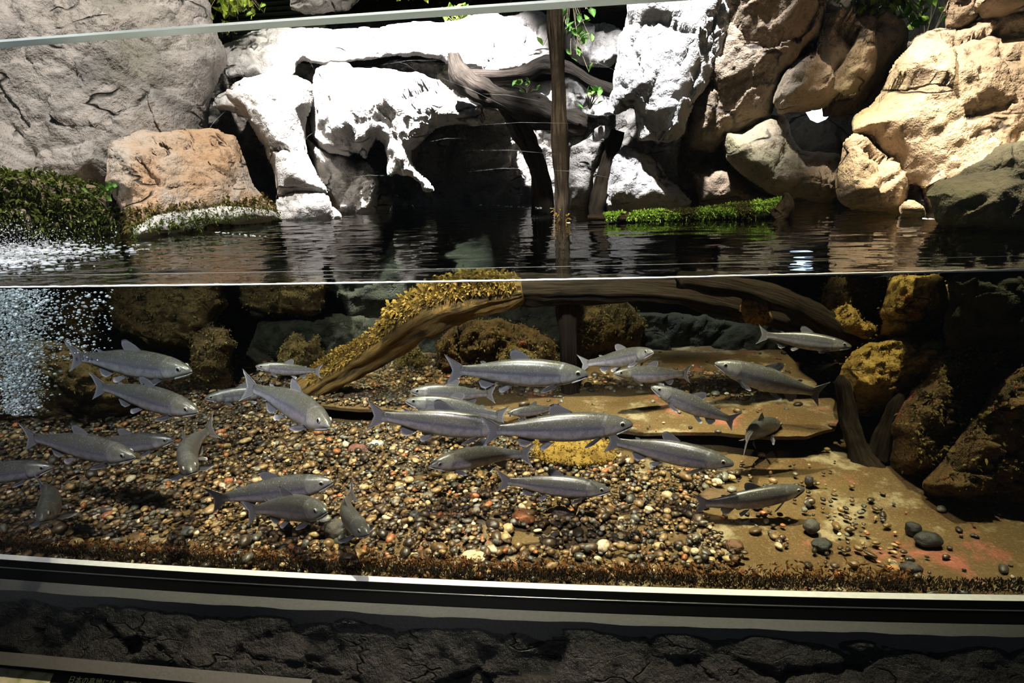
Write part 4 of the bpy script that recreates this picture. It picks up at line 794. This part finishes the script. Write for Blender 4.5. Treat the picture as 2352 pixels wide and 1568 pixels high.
def fins(spread=1.0):
    d = {}
    d['dorsal_fin'] = fin_local([(0.385, 0, 0.090), (0.45, 0, 0.088), (0.53, 0, 0.082)], [(0.405, 0, 0.110), (0.475, 0, 0.155), (0.51, 0, 0.168), (0.54, 0, 0.158), (0.545, 0, 0.118)])
    d['adipose_fin'] = fin_local([(0.700, 0, 0.056), (0.735, 0, 0.050)], [(0.715, 0, 0.068), (0.735, 0, 0.075), (0.752, 0, 0.068)], cols=6, rows=4)
    d['tail_fin'] = fin_local([(0.868, 0, 0.034), (0.885, 0, 0.016), (0.888, 0, 0), (0.885, 0, -0.016), (0.868, 0, -0.034)], [(1.000, 0, 0.118), (0.965, 0, 0.055), (0.945, 0, 0.0), (0.965, 0, -0.055), (1.000, 0, -0.118)], cols=17, rows=8, th=0.004)
    d['anal_fin'] = fin_local([(0.635, 0, -0.076), (0.69, 0, -0.064), (0.745, 0, -0.050)], [(0.675, 0, -0.112), (0.715, 0, -0.132), (0.745, 0, -0.122), (0.765, 0, -0.075)])
    for sd in (1, -1):
        d['pelvic_fin', sd] = fin_local([(0.515, sd*0.022, -0.096), (0.535, sd*0.026, -0.094), (0.555, sd*0.026, -0.090)], [(0.565, sd*0.040, -0.128), (0.595, sd*0.052*spread, -0.142), (0.615, sd*0.052*spread, -0.128), (0.615, sd*0.042, -0.106)], rows=5, cols=8)
        d['pectoral_fin', sd] = fin_local([(0.208, sd*0.036, -0.074), (0.216, sd*0.044, -0.066), (0.224, sd*0.050, -0.056)], [(0.265, sd*0.060*spread, -0.112), (0.315, sd*0.090*spread, -0.120), (0.330, sd*0.100*spread, -0.106), (0.290, sd*0.085*spread, -0.075)], rows=6, cols=8)
    return d
FINS = {1.0: fins(1.0), 1.5: fins(1.5)}
EYE = I1[0]; _I2 = ico(2)
def fish(label, nose, tail, dn, dt, bend=0.0, parr=0.0, roll=0.0, spread=1.0, pitchbend=0.0):
    """nose and tail: picture position of the ends; dn, dt: their distance from the visitor's eye plane in metres"""
    A, B = at_d(*nose, dn), at_d(*tail, dt)
    for q in (A, B): q[2] = max(q[2], ZF+0.05)
    ss = np.linspace(0, 1.02, 103); th = bend*(np.clip(ss-0.25, 0, None)**1.25)*2.2-bend*0.25*np.clip(0.25-ss, 0, None)
    tz = pitchbend*np.clip(ss-0.3, 0, None)
    C = np.cumsum(np.stack([np.cos(th)*np.cos(tz), np.sin(th), np.sin(tz)], 1)*0.01, 0)-np.array([0.01, 0, 0]); NX = np.stack([-np.sin(th), np.cos(th), th*0], 1)
    def warp(V):
        s = np.clip(V[:, 0], 0, 1.02); c_ = np.stack([np.interp(s, ss, C[:, i]) for i in range(3)], 1); n_ = np.stack([np.interp(s, ss, NX[:, i]) for i in range(3)], 1)
        c_ = c_+(V[:, 0]-s)[:, None]*np.array([1, 0, 0]); r = c_+n_*V[:, 1:2]; r[:, 2] += V[:, 2]; return r
    N0, T0 = warp(np.array([[0.0, 0, 0], [0.965, 0, 0]])); ch = T0-N0; L = np.linalg.norm(B-A)/np.linalg.norm(ch); mid = (N0+T0)/2
    ex_ = ch/np.linalg.norm(ch); ez_ = np.array([0, 0, 1.0]); ez_ = ez_-ex_*(ez_@ex_); ez_ /= np.linalg.norm(ez_); ey_ = np.cross(ez_, ex_)
    wx = (B-A)/np.linalg.norm(B-A); wz = np.array([0, 0, 1.0]); wz = wz-wx*(wz@wx); wz /= np.linalg.norm(wz); wy = np.cross(wz, wx)
    wz, wy = wz*math.cos(roll)+wy*math.sin(roll), wy*math.cos(roll)-wz*math.sin(roll)
    def loc(V): q = warp(V)-mid; return np.stack([q@ex_, q@ey_, q@ez_], 1)*L
    mw = Matrix(((wx[0], wy[0], wz[0], (A+B)[0]/2), (wx[1], wy[1], wz[1], (A+B)[1]/2), (wx[2], wy[2], wz[2], (A+B)[2]/2), (0, 0, 0, 1)))
    V, Fc, P_ = BODY; m = mesh('salmon', loc(V), Fc); P2 = P_.copy(); P2[:, 2] = parr; attr(m, 'pat', P2)
    o = obj('salmon', m, M['fish']); o.matrix_world = mw; tag(o, label, 'fish', 'silvery salmon swimming in the tank')
    V, Fc, P_ = JAW; m = mesh('lower_jaw', loc(V), Fc); attr(m, 'pat', P_); obj('lower_jaw', m, M['fish'], o)
    for key, (V, Fc, P_) in FINS[spread].items():
        nm = key if isinstance(key, str) else key[0]; m = mesh(nm, loc(V), Fc); attr(m, 'pat', P_); obj(nm, m, M['fin'], o)
    for sd in (1, -1):
        e = obj('eye', mesh('eye', loc(_I2[0]*np.array([0.0190, 0.0085, 0.0190])+np.array([0.074, sd*0.0365, 0.018])), _I2[1]), M['eye'], o)
        obj('pupil', mesh('pupil', loc(EYE*np.array([0.0128, 0.0040, 0.0128])+np.array([0.074, sd*0.0426, 0.018])), I1[1]), M['pupil'], e)
    return L
FISH = [
 ('plump grey salmon at the top left beside the bubbles', (441, 853), (162, 818), 1.74, 1.82, 0.10, 0.15, 0),
 ('slim salmon angled downwards just below the plump top left salmon', (455, 946), (216, 886), 1.70, 1.80, 0.15, 0.25, 0),
 ('small pale salmon facing left beside the foot of the log', (587, 841), (735, 852), 2.10, 2.20, 0.10, 0.3, 0),
 ('shaded banded salmon partly hidden behind a tail, left of the log foot', (470, 914), (652, 897), 2.12, 2.22, -0.10, 0.9, 0),
 ('salmon diving to the right below the foot of the log', (757, 980), (562, 886), 1.60, 1.84, 0.35, 0.0, -0.25),
 ('pale striped salmon in front at the left above the gravel', (311, 1050), (58, 1004), 1.62, 1.70, 0.12, 0.35, 0),
 ('dark headed salmon half hidden behind the striped left salmon', (401, 1010), (185, 1024), 1.84, 1.86, 0.0, 0.3, 0),
 ('dim salmon cut off by the left edge of the picture', (123, 1072), (-140, 1098), 1.72, 1.70, 0.0, 0.0, 0),
 ('banded salmon swimming towards the viewer in the left gravel area', (440, 1085), (492, 980), 1.48, 1.80, -0.55, 0.9, 0.1),
 ('small salmon facing the viewer near the lower left corner', (94, 1196), (90, 1118), 1.44, 1.70, 0.35, 0.5, 0),
 ('salmon rising to the right, upper of two above the lower left gravel', (765, 1106), (487, 1148), 1.62, 1.66, 0.10, 0.0, 0),
 ('shorter salmon directly under another one above the lower left gravel', (750, 1174), (566, 1174), 1.46, 1.66, 0.30, 0.0, 0),
 ('salmon coming towards the viewer beside the dark round stone', (846, 1226), (814, 1128), 1.40, 1.68, -0.50, 0.2, 0.1),
 ('large dark backed salmon in front of the post', (1352, 860), (1032, 850), 1.58, 1.60, 0.06, 0.0, 0),
 ('arched salmon with raised dorsal fin just right of the post', (1501, 808), (1334, 836), 1.85, 2.02, 0.70, 0.0, -0.25),
 ('greenish salmon facing left under the arched salmon', (1409, 858), (1582, 858), 2.14, 2.22, 0.10, 0.2, 0.15),
 ('banded salmon facing left below the reddish boulder', (942, 898), (1134, 904), 2.06, 2.14, 0.10, 0.4, 0.1),
 ('pale salmon facing left above the back of a bigger salmon', (931, 920), (1160, 957), 1.90, 1.92, -0.25, 0.0, 0.15),
 ('smallest salmon facing left at the foot of the post', (1165, 948), (1284, 936), 2.16, 2.22, 0.0, 0.2, 0),
 ('long salmon whose head is hidden behind the tail of the biggest salmon', (1172, 986), (852, 954), 1.66, 1.64, 0.05, 0.0, 0),
 ('biggest silver salmon in the middle of the picture', (1454, 974), (1115, 990), 1.52, 1.52, 0.06, 0.0, 0),
 ('silver salmon right of the biggest one, angled slightly down', (1686, 1066), (1396, 1012), 1.60, 1.72, 0.08, 0.0, 0),
 ('salmon facing left above the middle gravel with a shadow on its head', (987, 1070), (1218, 1044), 1.70, 1.84, -0.45, 0.0, 0),
 ('shaded salmon facing right below the left facing one in the middle gravel', (1402, 1126), (1147, 1104), 1.60, 1.64, 0.05, 0.0, 0),
 ('dark silhouetted salmon high at the right before the golden stones', (1956, 796), (1746, 768), 1.86, 1.94, 0.20, 0.0, -0.2),
 ('silvery salmon facing left and sloping down below the dark right salmon', (1642, 834), (1886, 904), 1.80, 1.84, 0.15, 0.0, 0),
 ('shadowed salmon facing left above the sandy slab', (1496, 888), (1688, 966), 1.96, 2.00, 0.20, 0.0, 0),
 ('salmon swimming away from the viewer at the edge of the sandy slab', (1792, 973), (1718, 1016), 2.04, 1.78, 0.40, 0.0, 0.2),
 ('salmon swimming right over the bare floor at the lower right', (1848, 1122), (1600, 1172), 1.64, 1.66, -0.15, 0.0, 0),
]
for lb, no, ta, dn, dt, be, pa, ro in FISH:
    L = fish(lb, no, ta, dn, dt, be, pa, ro, 1.5 if 'viewer' in lb else 1.0)
    print('fish %.2f' % L, lb[:40])

# ------------------------------------------------------------------ bubbles, foam, spray
def blobs(name, C, R, mat, label, cat, base=I0):
    n = len(C); V = (base[0][None]*R[:, None, :]+C[:, None, :]).reshape(-1, 3); nb = len(base[0]); Fc = (base[1][None]+(np.arange(n)*nb)[:, None, None]).reshape(-1, 3)
    return tag(obj(name, mesh(name, V, Fc), M[mat]), label, cat, None, 'stuff')
n = 6000; vv = 664+RNG.uniform(0, 1, n)**1.1*290; wd = np.interp(vv, [664, 760, 860, 960], [95, 75, 62, 38]); uu = np.interp(vv, [664, 800, 960], [22, 40, 48])+RNG.normal(0, 1, n)*wd*0.55
m_ = RNG.uniform(0, 1, n) < 0.09; uu[m_] = RNG.uniform(60, 260, m_.sum()); vv[m_] = RNG.uniform(666, 830, m_.sum())
C = at_y(uu, vv, RNG.uniform(0.30, 0.62, n)); r = np.clip(0.0021*np.exp(RNG.normal(0, 0.45, n)), 0.0008, 0.0065); C[:, 2] = np.minimum(C[:, 2], -0.004)
blobs('air_bubbles', C, np.repeat(r[:, None], 3, 1)*np.array([1.1, 1.1, 0.85]), 'bubble', 'rising column of white air bubbles at the left edge of the tank', 'bubbles', I1)
n = 1500; uu = -70+np.abs(RNG.normal(0, 1, n))*150; vv = 588+RNG.normal(0, 1, n)*16*np.clip(1.2-uu/420, 0.25, 1)-uu*0.06; C = at_z(uu, vv, 0.0); k = (C[:, 1] < 1.1) & (C[:, 1] > 0.02) & (uu < 345); C = C[k]
r = np.clip(0.0022*np.exp(RNG.normal(0, 0.5, len(C))), 0.0006, 0.007)
blobs('splash_foam', C+np.array([0, 0, 0.001]), np.stack([r*2.2, r*1.2, r*0.5], 1), 'spray', 'white foam of splashing water on the surface at the left', 'foam', I1)
n = 2600; uu = -60+np.abs(RNG.normal(0, 1, n))*130; vv = 570+RNG.normal(0, 30, n); C = at_y(uu, vv, RNG.uniform(0.25, 0.75, n)); C = C[(C[:, 2] > 0.003)]; r = np.clip(0.0011*np.exp(RNG.normal(0, 0.4, len(C))), 0.0004, 0.003)
blobs('water_spray', C, np.repeat(r[:, None], 3, 1), 'spray', 'fine water spray above the splash at the left', 'spray')
# foam specks where rocks and post meet the water
C = []
for (u0, u1, v0, v1, k) in [(1955, 2060, 479, 481, 90), (2120, 2200, 502, 506, 60), (2200, 2280, 506, 510, 40), (1276, 1308, 508, 512, 40), (1100, 1270, 470, 478, 30), (320, 620, 515, 545, 50)]:
    uu = RNG.uniform(u0, u1, k); C.append(at_z(uu, v0+(uu-u0)/(u1-u0)*(v1-v0)+RNG.normal(0, 0.8, k), 0.0))
C = np.concatenate(C); r = RNG.uniform(0.0015, 0.004, len(C)); blobs('surface_foam', C, np.stack([r*1.5, r, r*0.5], 1), 'foam', 'white foam specks along the waterline of rocks and post', 'foam')

# ------------------------------------------------------------------ plants
LV_ = np.array([(0, 0, 0), (0.22, 0.30, 0.05), (0.30, 0.62, 0.03), (0, 1.0, -0.10), (-0.30, 0.62, 0.03), (-0.22, 0.30, 0.05), (0, 0.35, -0.02), (0, 0.66, -0.05)]); LV_ = np.concatenate([LV_, LV_-np.array([0, 0, 0.02])])
LF = [(0, 1, 6), (1, 2, 7, 6), (2, 3, 7), (3, 4, 7), (4, 5, 6, 7), (5, 0, 6)]; LF = LF+[tuple(x+8 for x in f[::-1]) for f in LF]+[(i, (i+1) % 6, (i+1) % 6+8, i+8) for i in range(6)]
LEAF = {k: mesh('leaf', LV_, LF) for k in ('yellow_leaf', 'green_leaf', 'sprig_leaf')}
for k in LEAF: LEAF[k].materials.append(M[k])
def plant(name, label, cat, u, v, y, spots, mat, size, base=None, group=None):
    c = at_y(u, v, y); root = empty(name, c); tag(root, label, cat, group); bp = at_y(*base, y+0.03) if base else c; parts = []
    for (du, dv, dy) in spots:
        p = at_y(u+du, v+dv, y+dy); o = obj('leaf', LEAF[mat], None, root); o.location = Vector(p-c); s = size*pxsize(p)*random.uniform(0.7, 1.25); o.scale = (s, s, s)
        o.rotation_euler = (random.uniform(0.5, 1.5), random.uniform(-0.7, 0.7), random.uniform(0, 6.28))
        mid = (p+bp)/2+np.array([random.uniform(-1, 1)*0.01, 0, 0.01]); parts.append(tube([bp-c, mid-c, p-c], [0.0035, 0.0022, 0.0012], 5))
    obj('stems', mesh('stems', *merge(parts)), M['plant_stem'], root)
def cloud(n, w, h, d=0.1): return [(random.gauss(0, 1)*w*0.45, random.gauss(0, 1)*h*0.45, random.uniform(-d, d)) for _ in range(n)]
plant('leafy_bush', 'bright yellow green bush above the left end of the pane', 'bush', 535, 2, 2.3, [s for s in cloud(170, 75, 60, 0.25)], 'yellow_leaf', 22, (530, -60))
plant('leafy_bush', 'yellow green leaves just above the pane in the upper middle', 'bush', 900, -12, 2.6, cloud(50, 90, 22, 0.2), 'yellow_leaf', 20, (900, -60))
plant('leafy_shrub', 'green shrub hanging over the brown boulder at the top right', 'shrub', 2035, 14, 1.85, [s for s in cloud(150, 100, 55, 0.12) if s[1] < 62], 'green_leaf', 30, (2010, -60))
plant('leafy_shrub', 'thin stemmed shrub with sparse leaves before the pale wall', 'shrub', 2130, 45, 2.1, [(-25, -20, 0), (5, 10, 0.02), (20, -30, 0), (-10, -50, 0.03), (30, 5, 0), (12, -70, 0), (45, -45, 0), (-40, -5, 0), (40, -15, 0), (-18, 18, 0)], 'green_leaf', 30, (2125, 110))
plant('creeping_ivy', 'ivy leaves hanging beside the top of the post', 'ivy', 1320, 40, 1.95, cloud(26, 60, 70, 0.06), 'sprig_leaf', 26, (1310, -20))
plant('creeping_ivy', 'ivy sprig on the pale boulder right of the post', 'ivy', 1335, 110, 1.95, cloud(14, 40, 60, 0.05), 'sprig_leaf', 22, (1320, 70))
plant('seedling', 'small green seedling on the driftwood left of the post', 'plant', 1205, 196, 1.6, cloud(10, 36, 22, 0.03), 'sprig_leaf', 20, (1210, 220))
plant('seedling', 'small green seedling on the driftwood right of the post', 'plant', 1352, 226, 1.6, cloud(9, 34, 22, 0.03), 'sprig_leaf', 20, (1355, 250))
plant('seedling', 'bright green seedling growing on the mossy bank at the left', 'plant', 242, 446, 0.92, cloud(10, 30, 34, 0.02), 'sprig_leaf', 20, (246, 475))
plant('leafy_bush', 'blurred green leaves behind the white ledge', 'bush', 1060, 40, 2.5, cloud(24, 50, 24, 0.05), 'green_leaf', 24, (1060, 70))
plant('leafy_bush', 'sparse yellow leaves hanging below the bush, behind the top of the pane', 'bush', 516, 76, 2.25, cloud(16, 26, 16, 0.05), 'yellow_leaf', 18, (518, 50))

# ------------------------------------------------------------------ information sign in the hall
A, B = at_y(0, 1497, -0.50), at_y(722, 1562, -0.50); A2 = A+(A-B)*0.4
ax = (B-A2)/np.linalg.norm(B-A2); dn_ = np.array([0, -0.80, -0.60]); dn_ = dn_-ax*(dn_@ax); dn_ /= np.linalg.norm(dn_); nr_ = np.cross(dn_, ax); nr_ = nr_ if nr_[2] > 0 else -nr_
def frame_at(p): return Matrix(((ax[0], -dn_[0], nr_[0], p[0]), (ax[1], -dn_[1], nr_[1], p[1]), (ax[2], -dn_[2], nr_[2], p[2]), (0, 0, 0, 1)))
sign = empty('information_sign', B); sign.matrix_world = frame_at(B); tag(sign, 'dark information sign with steel frame and Japanese text at the lower left', 'sign')
W_ = float(np.linalg.norm(B-A2)); bw = 27*pxsize(B)
def bev(c, s, b):
    v, f = box(c, s); return v, f
obj('frame_top', mesh('frame_top', *box((-W_/2, -bw/2, 0), (W_, bw, 0.018)), smooth=False), M['sign_steel'], sign)
obj('frame_side', mesh('frame_side', *box((-bw*0.35, -bw-0.12, 0), (bw*0.7, 0.24, 0.018)), smooth=False), M['sign_steel'], sign)
obj('board', mesh('board', *box((-W_/2, -bw-0.12, -0.006), (W_-bw, 0.24, 0.006)), smooth=False), M['sign_board'], sign)
pp = []
for (u, v) in ((-60, 1526), (121, 1545), (106, 1580), (80, 1640), (-60, 1640)):
    d = ray(u, v); t = ((B-CAM)@nr_)/(d@nr_); q = CAM+d*t-B; pp.append((q@ax, -(q@dn_), -0.0025))
obj('picture', mesh('picture', pp+[(a_, b_, -0.004) for a_, b_, _ in pp], [(0, 1, 2, 3, 4), (9, 8, 7, 6, 5)]+[(i, (i+1) % 5, (i+1) % 5+5, i+5) for i in range(5)], smooth=False), M['picture'], sign)
tc_ = bpy.data.curves.new('text', 'FONT'); tc_.body = '日本の高地には、透明度が'
d = ray(152, 1566); t = ((B-CAM)@nr_)/(d@nr_); q = CAM+d*t-B; tc_.size = 17*pxsize(B); tc_.extrude = 0.0003; tc_.shear = 0.0
tmp = bpy.data.objects.new('lettering_curve', tc_); COL.objects.link(tmp); bpy.context.view_layer.update()
tm = bpy.data.meshes.new_from_object(tmp.evaluated_get(bpy.context.evaluated_depsgraph_get())); bpy.data.objects.remove(tmp); bpy.data.curves.remove(tc_)
tm.materials.clear(); to = obj('lettering', tm, M['sign_text'], sign); to.location = (q@ax, -(q@dn_), -0.0025)
